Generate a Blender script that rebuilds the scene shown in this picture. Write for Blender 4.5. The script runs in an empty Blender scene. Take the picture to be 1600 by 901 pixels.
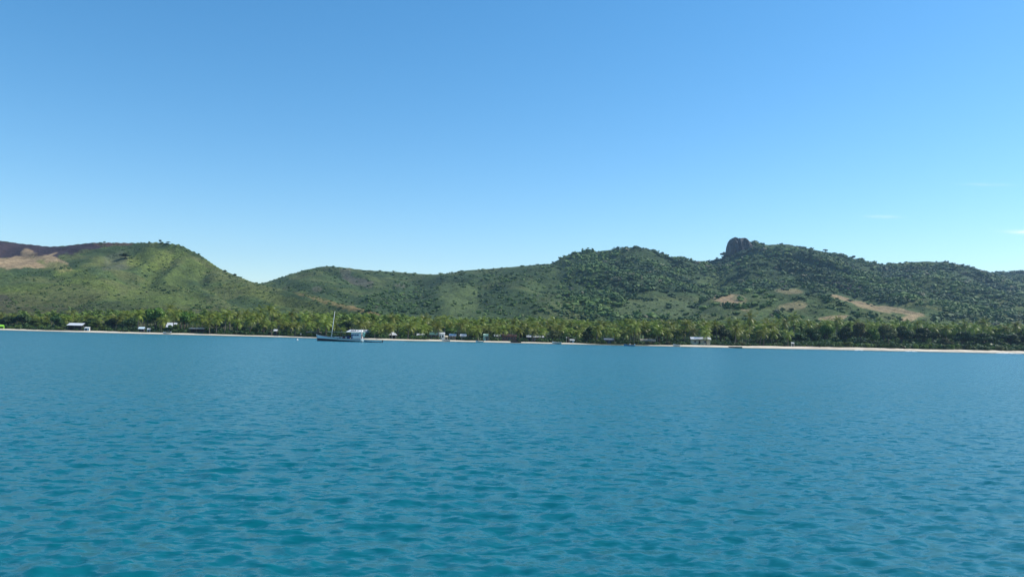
import bpy, bmesh, math, random
import numpy as np
from mathutils import Matrix, Vector

random.seed(7)
rng = np.random.default_rng(7)
SC = bpy.context.scene
COL = SC.collection
R = math.radians

# ------------------------------------------------------------------ camera
CAM_H = 3.2
FPX = 1244.0                       # focal length in pixels of the 1600 px wide photograph
PITCH, ROLL = R(3.39), R(1.32)
cp, sp_, cr, sr = math.cos(PITCH), math.sin(PITCH), math.cos(ROLL), math.sin(ROLL)
cam_d = bpy.data.cameras.new('camera')
cam_d.sensor_width = 36.0
cam_d.lens = 36.0 * FPX / 1600.0
cam_d.clip_start, cam_d.clip_end = 0.1, 30000
cam = bpy.data.objects.new('camera', cam_d)
COL.objects.link(cam)
_r, _u, _f = Vector((1, 0, 0)), Vector((0, -sp_, cp)), Vector((0, cp, sp_))
_x, _y = _r * cr + _u * sr, _u * cr - _r * sr
mw = Matrix((( _x.x, _y.x, -_f.x, 0), (_x.y, _y.y, -_f.y, 0), (_x.z, _y.z, -_f.z, CAM_H), (0, 0, 0, 1)))
cam.matrix_world = mw
SC.camera = cam

# ------------------------------------------------------------------ sky, sun, exposure
SUN_AZ, SUN_EL = R(77), R(46)      # azimuth clockwise from the view direction (+Y)
world = bpy.data.worlds.new('World')
SC.world = world
world.use_nodes = True
wn, wl = world.node_tree.nodes, world.node_tree.links
wn.clear()
sky = wn.new('ShaderNodeTexSky')
sky.sky_type = 'NISHITA'
sky.sun_disc = False
sky.sun_elevation, sky.sun_rotation = SUN_EL, SUN_AZ
sky.altitude = 0
sky.air_density, sky.dust_density, sky.ozone_density = 1.0, 0.25, 3.0
bg = wn.new('ShaderNodeBackground')
bg.inputs['Strength'].default_value = 0.13
wo = wn.new('ShaderNodeOutputWorld')
hsv = wn.new('ShaderNodeHueSaturation')
hsv.inputs['Saturation'].default_value = 1.3
hsv.inputs['Hue'].default_value = 0.493
wl.new(sky.outputs[0], hsv.inputs['Color'])
# a few thin cloud wisps low over the right-hand hills
wtc = wn.new('ShaderNodeTexCoord')
wsx = wn.new('ShaderNodeSeparateXYZ')
wl.new(wtc.outputs['Generated'], wsx.inputs[0])
def wmath(op, a, b=None, c=None, clamp=False):
    q = wn.new('ShaderNodeMath')
    q.operation, q.use_clamp = op, clamp
    for i, v in enumerate((a, b, c)):
        if v is None:
            continue
        if isinstance(v, (int, float)):
            q.inputs[i].default_value = v
        else:
            wl.new(v, q.inputs[i])
    return q.outputs[0]
ymax = wmath('MAXIMUM', wsx.outputs[1], 0.05)
ct, ce = wmath('DIVIDE', wsx.outputs[0], ymax), wmath('DIVIDE', wsx.outputs[2], ymax)
cv = wn.new('ShaderNodeCombineXYZ')
wl.new(wmath('MULTIPLY', ct, 60.0), cv.inputs[0])
wl.new(wmath('MULTIPLY', ce, 420.0), cv.inputs[1])
cn = wn.new('ShaderNodeTexNoise')
cn.inputs['Scale'].default_value, cn.inputs['Detail'].default_value = 1.0, 4
wl.new(cv.outputs[0], cn.inputs['Vector'])
cm = None
for t0, e0, st_, se_, amp in ((0.655, 0.1455, 0.026, 0.0024, .7), (0.467, 0.161, 0.020, 0.0018, 0.2), (0.60, 0.205, 0.03, 0.002, 0.12), (0.80, 0.155, 0.05, 0.004, 0.8)):
    du, dv = wmath('MULTIPLY', wmath('SUBTRACT', ct, t0), 1 / st_), wmath('MULTIPLY', wmath('SUBTRACT', ce, e0), 1 / se_)
    g = wmath('EXPONENT', wmath('MULTIPLY', wmath('ADD', wmath('MULTIPLY', du, du), wmath('MULTIPLY', dv, dv)), -1.0))
    g = wmath('MULTIPLY', g, amp)
    cm = g if cm is None else wmath('ADD', cm, g)
cm = wmath('MULTIPLY', cm, wmath('MULTIPLY_ADD', cn.outputs['Fac'], 2.2, -0.3, True), clamp=True)
cmx = wn.new('ShaderNodeMix')
cmx.data_type = 'RGBA'
cmx.inputs[7].default_value = (7.5, 7.6, 7.4, 1)
wl.new(cm, cmx.inputs[0])
wl.new(hsv.outputs[0], cmx.inputs[6])
wl.new(cmx.outputs[2], bg.inputs['Color'])
wl.new(bg.outputs[0], wo.inputs['Surface'])

sun_d = bpy.data.lights.new('sun', 'SUN')
sun_d.energy, sun_d.angle, sun_d.color = 4.2, R(0.53), (1.0, 0.95, 0.86)
sun = bpy.data.objects.new('sun', sun_d)
COL.objects.link(sun)
sdir = Vector((math.sin(SUN_AZ) * math.cos(SUN_EL), math.cos(SUN_AZ) * math.cos(SUN_EL), math.sin(SUN_EL)))
sun.rotation_euler = sdir.to_track_quat('Z', 'Y').to_euler()
sun.location = (200, 0, 300)
SC.view_settings.view_transform = 'Standard'
SC.view_settings.look = 'None'
SC.view_settings.exposure = 0.42
SC.view_settings.gamma = 1.0
SC.cycles.use_denoising = True
SC.cycles.max_bounces = 6
SC.cycles.sample_clamp_direct = 2.5
SC.cycles.volume_bounces = 0

# ------------------------------------------------------------------ pixel <-> place
def ray(x, y):
    """photograph pixel -> (X/Y, Z/Y) slopes of the sight line"""
    dx, dy = np.asarray(x, float) - 800.0, np.asarray(y, float) - 450.5
    u, v = dx * cr + dy * sr, -dx * sr + dy * cr
    Yd, Zd = FPX * cp + v * sp_, FPX * sp_ - v * cp
    return u / Yd, Zd / Yd

def project(X, Y, Z):
    Z = Z - CAM_H
    fwd, up = Y * cp + Z * sp_, -Y * sp_ + Z * cp
    u, v = X / fwd * FPX, -up / fwd * FPX
    return 800 + u * cr - v * sr, 450.5 + u * sr + v * cr

# ------------------------------------------------------------------ noise
def _hash(ix, iy, seed):
    n = (ix.astype(np.int64) * 374761393 + iy.astype(np.int64) * 668265263 + seed * 974711) & 0xffffffff
    n = ((n ^ (n >> 13)) * 1274126177) & 0xffffffff
    return ((n ^ (n >> 16)) & 0xffff) / 65535.0

def vnoise(x, y, seed=0):
    x, y = np.asarray(x, float), np.asarray(y, float)
    ix, iy = np.floor(x), np.floor(y)
    fx, fy = x - ix, y - iy
    fx, fy = fx * fx * fx * (fx * (fx * 6 - 15) + 10), fy * fy * fy * (fy * (fy * 6 - 15) + 10)
    a, b = _hash(ix, iy, seed), _hash(ix + 1, iy, seed)
    c, d = _hash(ix, iy + 1, seed), _hash(ix + 1, iy + 1, seed)
    return (a + (b - a) * fx) * (1 - fy) + (c + (d - c) * fx) * fy

def fbm(x, y, seed=0, o=4):
    s, a, tot = 0, 1.0, 0
    for k in range(o):
        s = s + a * vnoise(x * 2 ** k + 17 * k, y * 2 ** k - 9 * k, seed + k)
        tot += a
        a *= 0.5
    return s / tot

def sstep(a, b, x):
    t = np.clip((x - a) / (b - a), 0, 1)
    return t * t * (3 - 2 * t)

# ------------------------------------------------------------------ the lie of the land
_sx = np.array([-500, -200, 0, 200, 400, 500, 600, 720, 860, 1000, 1140, 1280, 1430, 1600, 1800, 2100.])
_sy = np.array([505, 511, 515.6, 520.9, 525.6, 528.4, 531.6, 533.7, 537, 539.9, 543.1, 545.9, 549, 552.5, 557, 563.])
_st, _se = ray(_sx, _sy)
_sD = np.clip(-CAM_H / np.minimum(_se, -1e-4), 300, 470)
def shore(t):
    return np.interp(t, _st, _sD)

def layer(pts, Rp, F, gul, lam, seed):
    p = np.array(pts, float)
    t, e = ray(p[:, 0], p[:, 1])
    if p[0, 0] > -600:
        t, e = np.r_[t[0] - .12, t], np.r_[-.03, e]
    if p[-1, 0] < 2000:
        t, e = np.r_[t, t[-1] + .12], np.r_[e, -.03]
    rp = np.array(Rp, float)
    rt, _ = ray(rp[:, 0], np.full(len(rp), 480.))
    tg = np.linspace(-1.7, 1.7, 3401)
    eg = np.interp(tg, t, e)
    kr = np.exp(-(np.arange(-14, 15) / 5.5) ** 2)
    eg[14:-14] = np.convolve(eg, kr / kr.sum(), 'valid')
    t, e = tg, eg
    return dict(t=t, e=e, rt=rt, R=rp[:, 1], F=F, gul=gul, lam=lam, seed=seed)

LAYERS = [
    # left hill
    layer([(-700, 400), (-400, 380), (-200, 372), (0, 376), (30, 380), (60, 383), (78, 385), (110, 382.5), (150, 378), (200, 379), (250, 377.5), (280, 381),
           (310, 396), (345, 420), (370, 431), (400, 442), (450, 455), (500, 467), (560, 481), (595, 491), (640, 512), (700, 540)],
          [(-700, 1000), (0, 980), (250, 860), (310, 830), (400, 750), (500, 660), (595, 580), (700, 570)], 500, .40, 80, 3),
    # middle hill
    layer([(100, 470), (300, 455), (412, 442), (450, 430), (480, 420), (510, 415), (545, 418), (570, 422), (600, 423), (640, 426), (670, 429), (700, 427),
           (730, 422), (770, 419.5), (800, 417), (860, 411), (900, 425), (1000, 470), (1100, 510)],
          [(0, 1150), (1600, 1150)], 560, .34, 120, 11),
    # smooth spur in front of it
    layer([(540, 512), (600, 490), (640, 468), (675, 450), (700, 446), (720, 456), (740, 472), (757, 493), (790, 515)],
          [(0, 930), (1600, 930)], 560, .10, 120, 17),
    # wooded hill with the second summit
    layer([(760, 450), (800, 428), (860, 412), (885, 399), (905, 393), (935, 393), (965, 388), (995, 385), (1015, 390), (1045, 402), (1070, 405), (1100, 412),
           (1140, 425), (1200, 450), (1300, 500)],
          [(700, 1250), (1300, 1250)], 600, .28, 130, 23),
    # rock hill
    layer([(980, 440), (1050, 418), (1100, 412), (1125, 406), (1140, 396), (1160, 387), (1172, 380), (1185, 377.5), (1191, 380), (1197, 382.5), (1230, 381), (1260, 387), (1300, 396), (1340, 405), (1380, 413),
           (1400, 411), (1440, 408), (1480, 409), (1510, 417), (1530, 424), (1560, 434), (1600, 447), (1700, 480)],
          [(900, 1500), (1700, 1450)], 620, .26, 150, 31),
    # hill behind on the right
    layer([(1440, 440), (1500, 428), (1530, 424), (1560, 426), (1600, 424), (1700, 418), (1900, 405), (2300, 420)],
          [(900, 1900), (2300, 1900)], 700, .2, 170, 37),
    # low bare-topped foothill on the right
    layer([(1000, 520), (1060, 494), (1090, 474), (1115, 461), (1150, 457), (1190, 453), (1240, 456), (1300, 462), (1340, 474), (1400, 486), (1440, 493),
           (1490, 506), (1560, 530)],
          [(900, 820), (1200, 800), (1440, 700), (1600, 680)], 540, .22, 75, 41),
    layer([(1340, 520), (1390, 482), (1420, 476), (1450, 481), (1480, 489), (1530, 505), (1600, 500), (1700, 490), (1900, 470), (2200, 480)],
          [(900, 900), (2200, 850)], 560, .15, 90, 47),
]

def beach_w(t):
    return 8 + 8 * sstep(0.15, 0.45, t) + 2.5 * sstep(-0.2, -0.45, t)
def beach_z(t):
    return 0.6 + .75 * sstep(0.15, 0.45, t) + .15 * sstep(-0.2, -0.45, t)

def hgt(X, Y):
    X, Y = np.asarray(X, float), np.asarray(Y, float)
    t = X / Y
    d = Y - shore(t)
    W, zb = beach_w(t), beach_z(t)
    z = np.where(d < 0, d * 0.07, zb * np.clip(d / W, 0, 1) ** 0.85)
    up = 0.010 + 0.022 * sstep(0.1, 0.5, t)
    z = z + np.maximum(d - W, 0) * up * sstep(0, 80, d)
    z = z + (fbm(X / 9, Y / 9, 5, 2) - .5) * 0.35 * sstep(-2, 14, d)
    for L in LAYERS:
        e = np.interp(t, L['t'], L['e'])
        Rr = np.interp(t, L['rt'], L['R'])
        H = np.maximum(CAM_H + e * Rr, 0)
        F = L['F']
        s = (Y - F) / (Rr - F)
        sc = np.clip(s, 0, 1)
        p = 0.72 * sc + 0.28 * (1 - (1 - sc) ** 1.8)
        p = p * sstep(-0.05, 0.12, sc) * 0.5 + p * 0.5
        wx = (fbm(X / 260, Y / 260, L['seed'] + 60, 2) - .5) * 2.2
        n = fbm(X / L['lam'] + wx + Y / (L['lam'] * 3.5), Y / (L['lam'] * 3.2), L['seed'], 3)
        g = 1.12 - np.sqrt((2 * n - 1) ** 2 + .015) * 2.2
        g = np.clip(g, 0, 1)
        gq = L['gul'] * (.3 + .7 * sstep(-.53, -.45, t) if L['seed'] == 3 else 1.0)
        p = p * (1 - gq * g * np.clip(4 * sc * (1 - sc), 0, 1) ** .8)
        hh = H * p
        hh = np.where(s > 1, H * np.clip(1 - (Y - Rr) / 420, 0, 1), hh)
        hh = hh + (fbm(X / 26, Y / 26, L['seed'] + 9, 3) - .5) * np.minimum(hh * .25, 7) * np.clip(1.15 - sc, 0.1, 1)
        hh = np.where(s <= 0, -100.0, hh)
        k = 2.5 * sstep(1.5, 12, hh)
        z = 0.5 * (z + hh + np.sqrt((z - hh) ** 2 + k * k))
    return z

def ground(X, Y):
    return float(hgt(np.array([X]), np.array([Y]))[0])

def place(px, d):
    """ground point d metres inland (counted with a 16 m beach) of the waterline, under photograph column px"""
    t0 = float(ray(px, 520)[0])
    if d > 6:
        d = max(d - 15.5 + float(beach_w(t0)), 7)
    Y = float(shore(t0)) + d
    t = t0
    for _ in range(2):
        z = ground(t * Y, Y)
        py = project(t * Y, Y, z)[1]
        t = float(ray(px, py)[0])
        Y = float(shore(t)) + d
    return t * Y, Y, ground(t * Y, Y)

# ------------------------------------------------------------------ materials
def nodes(name):
    m = bpy.data.materials.new(name)
    m.use_nodes = True
    nt = m.node_tree
    return m, nt.nodes, nt.links, nt.nodes['Principled BSDF']

def plain(name, col, rough=0.6, var=0.25, scale=1.5, metal=0.0, streak=None):
    """paint, wood, tin ...: a base colour broken up by grime noise"""
    m, n, l, b = nodes(name)
    tc = n.new('ShaderNodeTexCoord')
    mp = n.new('ShaderNodeMapping')
    mp.inputs['Scale'].default_value = streak or (1, 1, 1)
    no = n.new('ShaderNodeTexNoise')
    no.inputs['Scale'].default_value = scale
    no.inputs['Detail'].default_value = 6
    rp = n.new('ShaderNodeMapRange')
    rp.inputs['To Min'].default_value, rp.inputs['To Max'].default_value = 1 - var, 1 + var * .6
    mx = n.new('ShaderNodeMix')
    mx.data_type = 'RGBA'
    mx.blend_type = 'MULTIPLY'
    mx.inputs[0].default_value = 1
    mx.inputs[6].default_value = (*col, 1)
    l.new(tc.outputs['Object'], mp.inputs[0])
    l.new(mp.outputs[0], no.inputs['Vector'])
    l.new(no.outputs['Fac'], rp.inputs['Value'])
    l.new(rp.outputs[0], mx.inputs[7])
    l.new(mx.outputs[2], b.inputs['Base Color'])
    b.inputs['Roughness'].default_value = rough
    b.inputs['Metallic'].default_value = metal
    return m

def foliage(name, col, col2, rough=0.5, trans=0.3, attr=False, spec=0.15):
    """leaf colour varied from tree to tree and clump to clump, with light passing through the leaves"""
    m, n, l, b = nodes(name)
    oi = n.new('ShaderNodeObjectInfo')
    ge = n.new('ShaderNodeNewGeometry')
    tc = n.new('ShaderNodeTexCoord')
    no = n.new('ShaderNodeTexNoise')
    no.inputs['Scale'].default_value = 0.55
    no.inputs['Detail'].default_value = 4
    l.new(tc.outputs['Object'], no.inputs['Vector'])
    add = n.new('ShaderNodeMath')
    add.operation = 'MULTIPLY_ADD'
    l.new(ge.outputs['Random Per Island'], add.inputs[0])
    add.inputs[1].default_value = 0.5
    l.new(no.outputs['Fac'], add.inputs[2])
    sub = n.new('ShaderNodeMath')
    sub.operation = 'SUBTRACT'
    l.new(add.outputs[0], sub.inputs[0])
    sub.inputs[1].default_value = 0.25
    sub.use_clamp = True
    mx = n.new('ShaderNodeMix')
    mx.data_type = 'RGBA'
    mx.inputs[6].default_value = (*col, 1)
    mx.inputs[7].default_value = (*col2, 1)
    l.new(sub.outputs[0], mx.inputs[0])
    out = mx.outputs[2]
    if attr:
        at = n.new('ShaderNodeAttribute')
        at.attribute_name = 'Col'
        m2 = n.new('ShaderNodeMix')
        m2.data_type = 'RGBA'
        m2.blend_type = 'MULTIPLY'
        m2.inputs[0].default_value = 1
        l.new(out, m2.inputs[6])
        l.new(at.outputs['Color'], m2.inputs[7])
        out = m2.outputs[2]
    else:
        hs = n.new('ShaderNodeHueSaturation')
        r1 = n.new('ShaderNodeMapRange')
        r1.inputs['To Min'].default_value, r1.inputs['To Max'].default_value = 0.475, 0.515
        r2 = n.new('ShaderNodeMapRange')
        r2.inputs['To Min'].default_value, r2.inputs['To Max'].default_value = 0.7, 1.3
        l.new(oi.outputs['Random'], r1.inputs['Value'])
        l.new(oi.outputs['Random'], r2.inputs['Value'])
        l.new(r1.outputs[0], hs.inputs['Hue'])
        l.new(r2.outputs[0], hs.inputs['Value'])
        l.new(out, hs.inputs['Color'])
        out = hs.outputs[0]
    l.new(out, b.inputs['Base Color'])
    b.inputs['Roughness'].default_value = rough
    b.inputs['Specular IOR Level'].default_value = spec
    if trans > 0:
        tr = n.new('ShaderNodeBsdfTranslucent')
        l.new(out, tr.inputs['Color'])
        ms = n.new('ShaderNodeMixShader')
        ms.inputs[0].default_value = trans
        l.new(b.outputs[0], ms.inputs[1])
        l.new(tr.outputs[0], ms.inputs[2])
        l.new(ms.outputs[0], n['Material Output'].inputs['Surface'])
    return m

M = {}
M['palm'] = foliage('palm_frond', (0.060, 0.112, 0.014), (0.31, 0.345, 0.04), rough=0.42, trans=0.22, spec=0.3)
M['palm_far'] = foliage('far_palm_frond', (0.045, 0.085, 0.016), (0.17, 0.21, 0.035), rough=0.6, trans=0.18, spec=0.15)
M['leaf'] = foliage('broad_leaf', (0.055, 0.115, 0.016), (0.16, 0.24, 0.04), rough=0.5, trans=0.3)
M['leaf_dark'] = foliage('dark_leaf', (0.026, 0.058, 0.018), (0.066, 0.115, 0.028), rough=0.5, trans=0.25)
M['leaf_olive'] = foliage('olive_leaf', (0.07, 0.085, 0.03), (0.13, 0.14, 0.055), rough=0.6, trans=0.25)
M['shrub'] = foliage('shrub_leaf', (0.075, 0.13, 0.025), (0.17, 0.24, 0.05), rough=0.55, trans=0.3)
M['forest'] = foliage('forest_leaf', (0.8, 0.9, 0.75), (1.5, 1.5, 1.3), rough=0.7, trans=0.0, attr=True, spec=0.2)
M['bark'] = plain('grey_bark', (0.16, 0.13, 0.10), 0.9, 0.4, 3, streak=(1, 1, 4))
M['bark_dark'] = plain('brown_bark', (0.10, 0.075, 0.05), 0.9, 0.4, 3)
M['white'] = plain('white_paint', (0.78, 0.78, 0.75), 0.45, 0.18, 1.2)
M['tin'] = plain('white_roofing_iron', (0.62, 0.63, 0.64), 0.45, 0.3, 1.0, streak=(3, .4, 1))
M['greytin'] = plain('grey_roofing_iron', (0.42, 0.43, 0.42), 0.5, 0.3, 1.0, streak=(3, .4, 1))
M['redtin'] = plain('rusty_red_roofing_iron', (0.30, 0.13, 0.09), 0.6, 0.35, 1.0, streak=(3, .4, 1))
M['greentin'] = plain('dark_green_roofing_iron', (0.05, 0.12, 0.10), 0.5, 0.3, 1.0)
M['bluetin'] = plain('pale_blue_roofing_iron', (0.55, 0.68, 0.76), 0.4, 0.15, 1.0)
M['thatch'] = plain('weathered_thatch', (0.28, 0.25, 0.19), 0.95, 0.4, 4, streak=(5, 5, 1))
M['cream'] = plain('cream_wall', (0.68, 0.60, 0.44), 0.7, 0.2, 1.0)
M['mint'] = plain('pale_green_wall', (0.52, 0.74, 0.56), 0.6, 0.15, 1.0)
M['lime'] = plain('lime_green_canvas', (0.35, 0.80, 0.06), 0.6, 0.12, 1.0)
M['brown'] = plain('red_brown_boards', (0.20, 0.09, 0.06), 0.8, 0.3, 2.0, streak=(1, 1, 6))
M['darkwall'] = plain('dark_boards', (0.05, 0.045, 0.045), 0.85, 0.35, 2.0)
M['bluegrey'] = plain('blue_grey_wall', (0.09, 0.12, 0.16), 0.7, 0.25, 1.5)
M['glass'] = plain('dark_window_glass', (0.02, 0.03, 0.045), 0.08, 0.1, 1)
M['door'] = plain('dark_door', (0.06, 0.05, 0.05), 0.6, 0.2, 2)
M['hull'] = plain('pale_blue_hull_paint', (0.68, 0.80, 0.84), 0.35, 0.16, 0.8, streak=(.5, 1, 3))
M['boot'] = plain('dark_bottom_paint', (0.035, 0.022, 0.035), 0.5, 0.3, 1.5)
M['strake'] = plain('dark_red_strake', (0.10, 0.03, 0.04), 0.5, 0.2, 2)
M['deck'] = plain('worn_deck', (0.36, 0.31, 0.26), 0.8, 0.3, 2)
M['awning'] = plain('tan_awning', (0.62, 0.48, 0.32), 0.8, 0.15, 1)
M['bluewin'] = plain('blue_window_band', (0.02, 0.09, 0.22), 0.15, 0.1, 1)
M['bundle'] = plain('maroon_tarpaulin', (0.13, 0.05, 0.06), 0.8, 0.3, 3)
M['navy'] = plain('navy_tarpaulin', (0.03, 0.05, 0.14), 0.7, 0.3, 3)
M['rubber'] = plain('black_engine_cowl', (0.02, 0.02, 0.025), 0.4, 0.2, 2)
M['skiff'] = plain('slate_blue_skiff', (0.11, 0.20, 0.27), 0.45, 0.2, 1.5)
M['bluehull'] = plain('blue_skiff_paint', (0.05, 0.20, 0.42), 0.4, 0.2, 1.5)
M['darkhull'] = plain('dark_tarred_wood', (0.04, 0.04, 0.035), 0.8, 0.3, 2)
M['spar'] = plain('white_spar', (0.72, 0.74, 0.72), 0.4, 0.12, 2)
M['rope'] = plain('grey_rigging', (0.22, 0.22, 0.22), 0.7, 0.2, 5)
M['skin'] = plain('brown_skin', (0.13, 0.07, 0.045), 0.6, 0.1, 2)

def rock_mat():
    m, n, l, b = nodes('dark_rock')
    tc = n.new('ShaderNodeTexCoord')
    no = n.new('ShaderNodeTexNoise')
    no.inputs['Scale'].default_value = 0.12
    no.inputs['Detail'].default_value = 8
    cr_ = n.new('ShaderNodeValToRGB')
    cr_.color_ramp.elements[0].position, cr_.color_ramp.elements[0].color = 0.35, (0.024, 0.030, 0.024, 1)
    cr_.color_ramp.elements[1].position, cr_.color_ramp.elements[1].color = 0.68, (0.095, 0.084, 0.07, 1)
    l.new(tc.outputs['Object'], no.inputs['Vector'])
    l.new(no.outputs['Fac'], cr_.inputs[0])
    l.new(cr_.outputs[0], b.inputs['Base Color'])
    bp = n.new('ShaderNodeBump')
    bp.inputs['Strength'].default_value, bp.inputs['Distance'].default_value = 0.8, 3
    l.new(no.outputs['Fac'], bp.inputs['Height'])
    l.new(bp.outputs[0], b.inputs['Normal'])
    b.inputs['Roughness'].default_value = 0.95
    return m
M['rock'] = rock_mat()

def land_mat():
    m, n, l, b = nodes('land')
    at = n.new('ShaderNodeAttribute')
    at.attribute_name = 'Col'
    tc = n.new('ShaderNodeTexCoord')
    n1 = n.new('ShaderNodeTexNoise')
    n1.inputs['Scale'].default_value, n1.inputs['Detail'].default_value, n1.inputs['Roughness'].default_value = 0.05, 8, 0.68
    n2 = n.new('ShaderNodeTexNoise')
    n2.inputs['Scale'].default_value, n2.inputs['Detail'].default_value, n2.inputs['Roughness'].default_value = 0.28, 5, 0.7
    for q in (n1, n2):
        l.new(tc.outputs['Object'], q.inputs['Vector'])
    r1 = n.new('ShaderNodeMapRange')
    r1.inputs['From Min'].default_value, r1.inputs['From Max'].default_value = 0.3, 0.7
    r1.inputs['To Min'].default_value, r1.inputs['To Max'].default_value = 0.62, 1.35
    r2 = n.new('ShaderNodeMapRange')
    r2.inputs['From Min'].default_value, r2.inputs['From Max'].default_value = 0.35, 0.65
    r2.inputs['To Min'].default_value, r2.inputs['To Max'].default_value = 0.6, 1.35
    l.new(n1.outputs['Fac'], r1.inputs['Value'])
    l.new(n2.outputs['Fac'], r2.inputs['Value'])
    mu = n.new('ShaderNodeMath')
    mu.operation = 'MULTIPLY'
    l.new(r1.outputs[0], mu.inputs[0])
    l.new(r2.outputs[0], mu.inputs[1])
    # sand keeps an even tone: alpha of the attribute says how patchy the cover is
    mxv = n.new('ShaderNodeMix')
    mxv.inputs[2].default_value = 1.0
    l.new(at.outputs['Alpha'], mxv.inputs[0])
    l.new(mu.outputs[0], mxv.inputs[3])
    mx = n.new('ShaderNodeMix')
    mx.data_type = 'RGBA'
    mx.blend_type = 'MULTIPLY'
    mx.inputs[0].default_value = 1
    l.new(at.outputs['Color'], mx.inputs[6])
    l.new(mxv.outputs[0], mx.inputs[7])
    l.new(mx.outputs[2], b.inputs['Base Color'])
    bp = n.new('ShaderNodeBump')
    bp.inputs['Strength'].default_value, bp.inputs['Distance'].default_value = 0.7, 2.5
    mb = n.new('ShaderNodeMath')
    mb.operation = 'MULTIPLY'
    l.new(mu.outputs[0], mb.inputs[0])
    l.new(at.outputs['Alpha'], mb.inputs[1])
    l.new(mb.outputs[0], bp.inputs['Height'])
    l.new(bp.outputs[0], b.inputs['Normal'])
    b.inputs['Roughness'].default_value = 0.95
    b.inputs['Specular IOR Level'].default_value = 0.15
    return m
M['land'] = land_mat()

def water_mat():
    m, n, l, b = nodes('sea_water')
    tc = n.new('ShaderNodeTexCoord')
    mp = n.new('ShaderNodeMapping')
    mp.inputs['Rotation'].default_value = (0, 0, R(-12))
    mp.inputs['Scale'].default_value = (0.55, 1.0, 1.0)
    l.new(tc.outputs['Object'], mp.inputs[0])
    def nz(scale, detail, rough, dist=0.4):
        q = n.new('ShaderNodeTexNoise')
        q.inputs['Scale'].default_value, q.inputs['Detail'].default_value = scale, detail
        q.inputs['Roughness'].default_value, q.inputs['Distortion'].default_value = rough, dist
        l.new(mp.outputs[0], q.inputs['Vector'])
        return q
    def vm(op, a_, b_):
        q = n.new('ShaderNodeVectorMath')
        q.operation = op
        for i_, v_ in enumerate((a_, b_)):
            if isinstance(v_, tuple):
                q.inputs[i_].default_value = v_
            elif v_ is not None:
                l.new(v_, q.inputs[i_])
        return q.outputs[0]
    # slopes of the small ripples, added to the surface normal
    a, c = nz(4.5, 2, 0.5, .5), nz(11.0, 2, 0.5, .4)
    sl = vm('ADD', vm('MULTIPLY', vm('SUBTRACT', a.outputs['Color'], (.5, .5, .5)), (.7, 1.15, 0.)), vm('MULTIPLY', vm('SUBTRACT', c.outputs['Color'], (.5, .5, .5)), (.4, .65, 0.)))
    ge = n.new('ShaderNodeNewGeometry')
    l.new(vm('NORMALIZE', vm('ADD', ge.outputs['Normal'], sl), None), b.inputs['Normal'])
    big = n.new('ShaderNodeTexNoise')
    big.inputs['Scale'].default_value, big.inputs['Detail'].default_value = 0.012, 3
    l.new(tc.outputs['Object'], big.inputs['Vector'])
    mx = n.new('ShaderNodeMix')
    mx.data_type = 'RGBA'
    mx.inputs[6].default_value = (0.0008, 0.098, 0.124, 1)
    mx.inputs[7].default_value = (0.0012, 0.126, 0.156, 1)
    l.new(big.outputs['Fac'], mx.inputs[0])
    l.new(mx.outputs[2], b.inputs['Base Color'])
    b.inputs['Roughness'].default_value = 0.25
    b.inputs['IOR'].default_value = 1.333
    return m
M['water'] = water_mat()

# ------------------------------------------------------------------ mesh helpers
def tag(o, label=None, cat=None, group=None, kind=None):
    for k, v in (('label', label), ('category', cat), ('group', group), ('kind', kind)):
        if v:
            o[k] = v
    return o

def np_mesh(name, v, f, mat, smooth=False, col=None):
    """v (N,3); f (M,3) or (M,4) int array"""
    me = bpy.data.meshes.new(name)
    v, f = np.asarray(v, np.float32), np.asarray(f, np.int32)
    k = f.shape[1]
    me.vertices.add(len(v))
    me.vertices.foreach_set('co', v.ravel())
    me.loops.add(f.size)
    me.loops.foreach_set('vertex_index', f.ravel())
    me.polygons.add(len(f))
    me.polygons.foreach_set('loop_start', np.arange(0, f.size, k, dtype=np.int32))
    me.polygons.foreach_set('use_smooth', np.full(len(f), smooth))
    me.update(calc_edges=True)
    if col is not None:
        a = me.color_attributes.new('Col', 'FLOAT_COLOR', 'POINT')
        a.data.foreach_set('color', np.asarray(col, np.float32).ravel())
    if mat:
        me.materials.append(M[mat])
    return me

def link(name, me, parent=None, loc=None):
    o = bpy.data.objects.new(name, me)
    COL.objects.link(o)
    if parent:
        o.parent = parent
    if loc is not None:
        o.location = loc
    return o

def empty(name, loc, rz=0.0, sc=1.0):
    o = link(name, None, None, loc)
    o.empty_display_size = 0.5
    o.rotation_euler = (0, 0, rz)
    o.scale = (sc, sc, sc) if isinstance(sc, (int, float)) else sc
    return o

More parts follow.
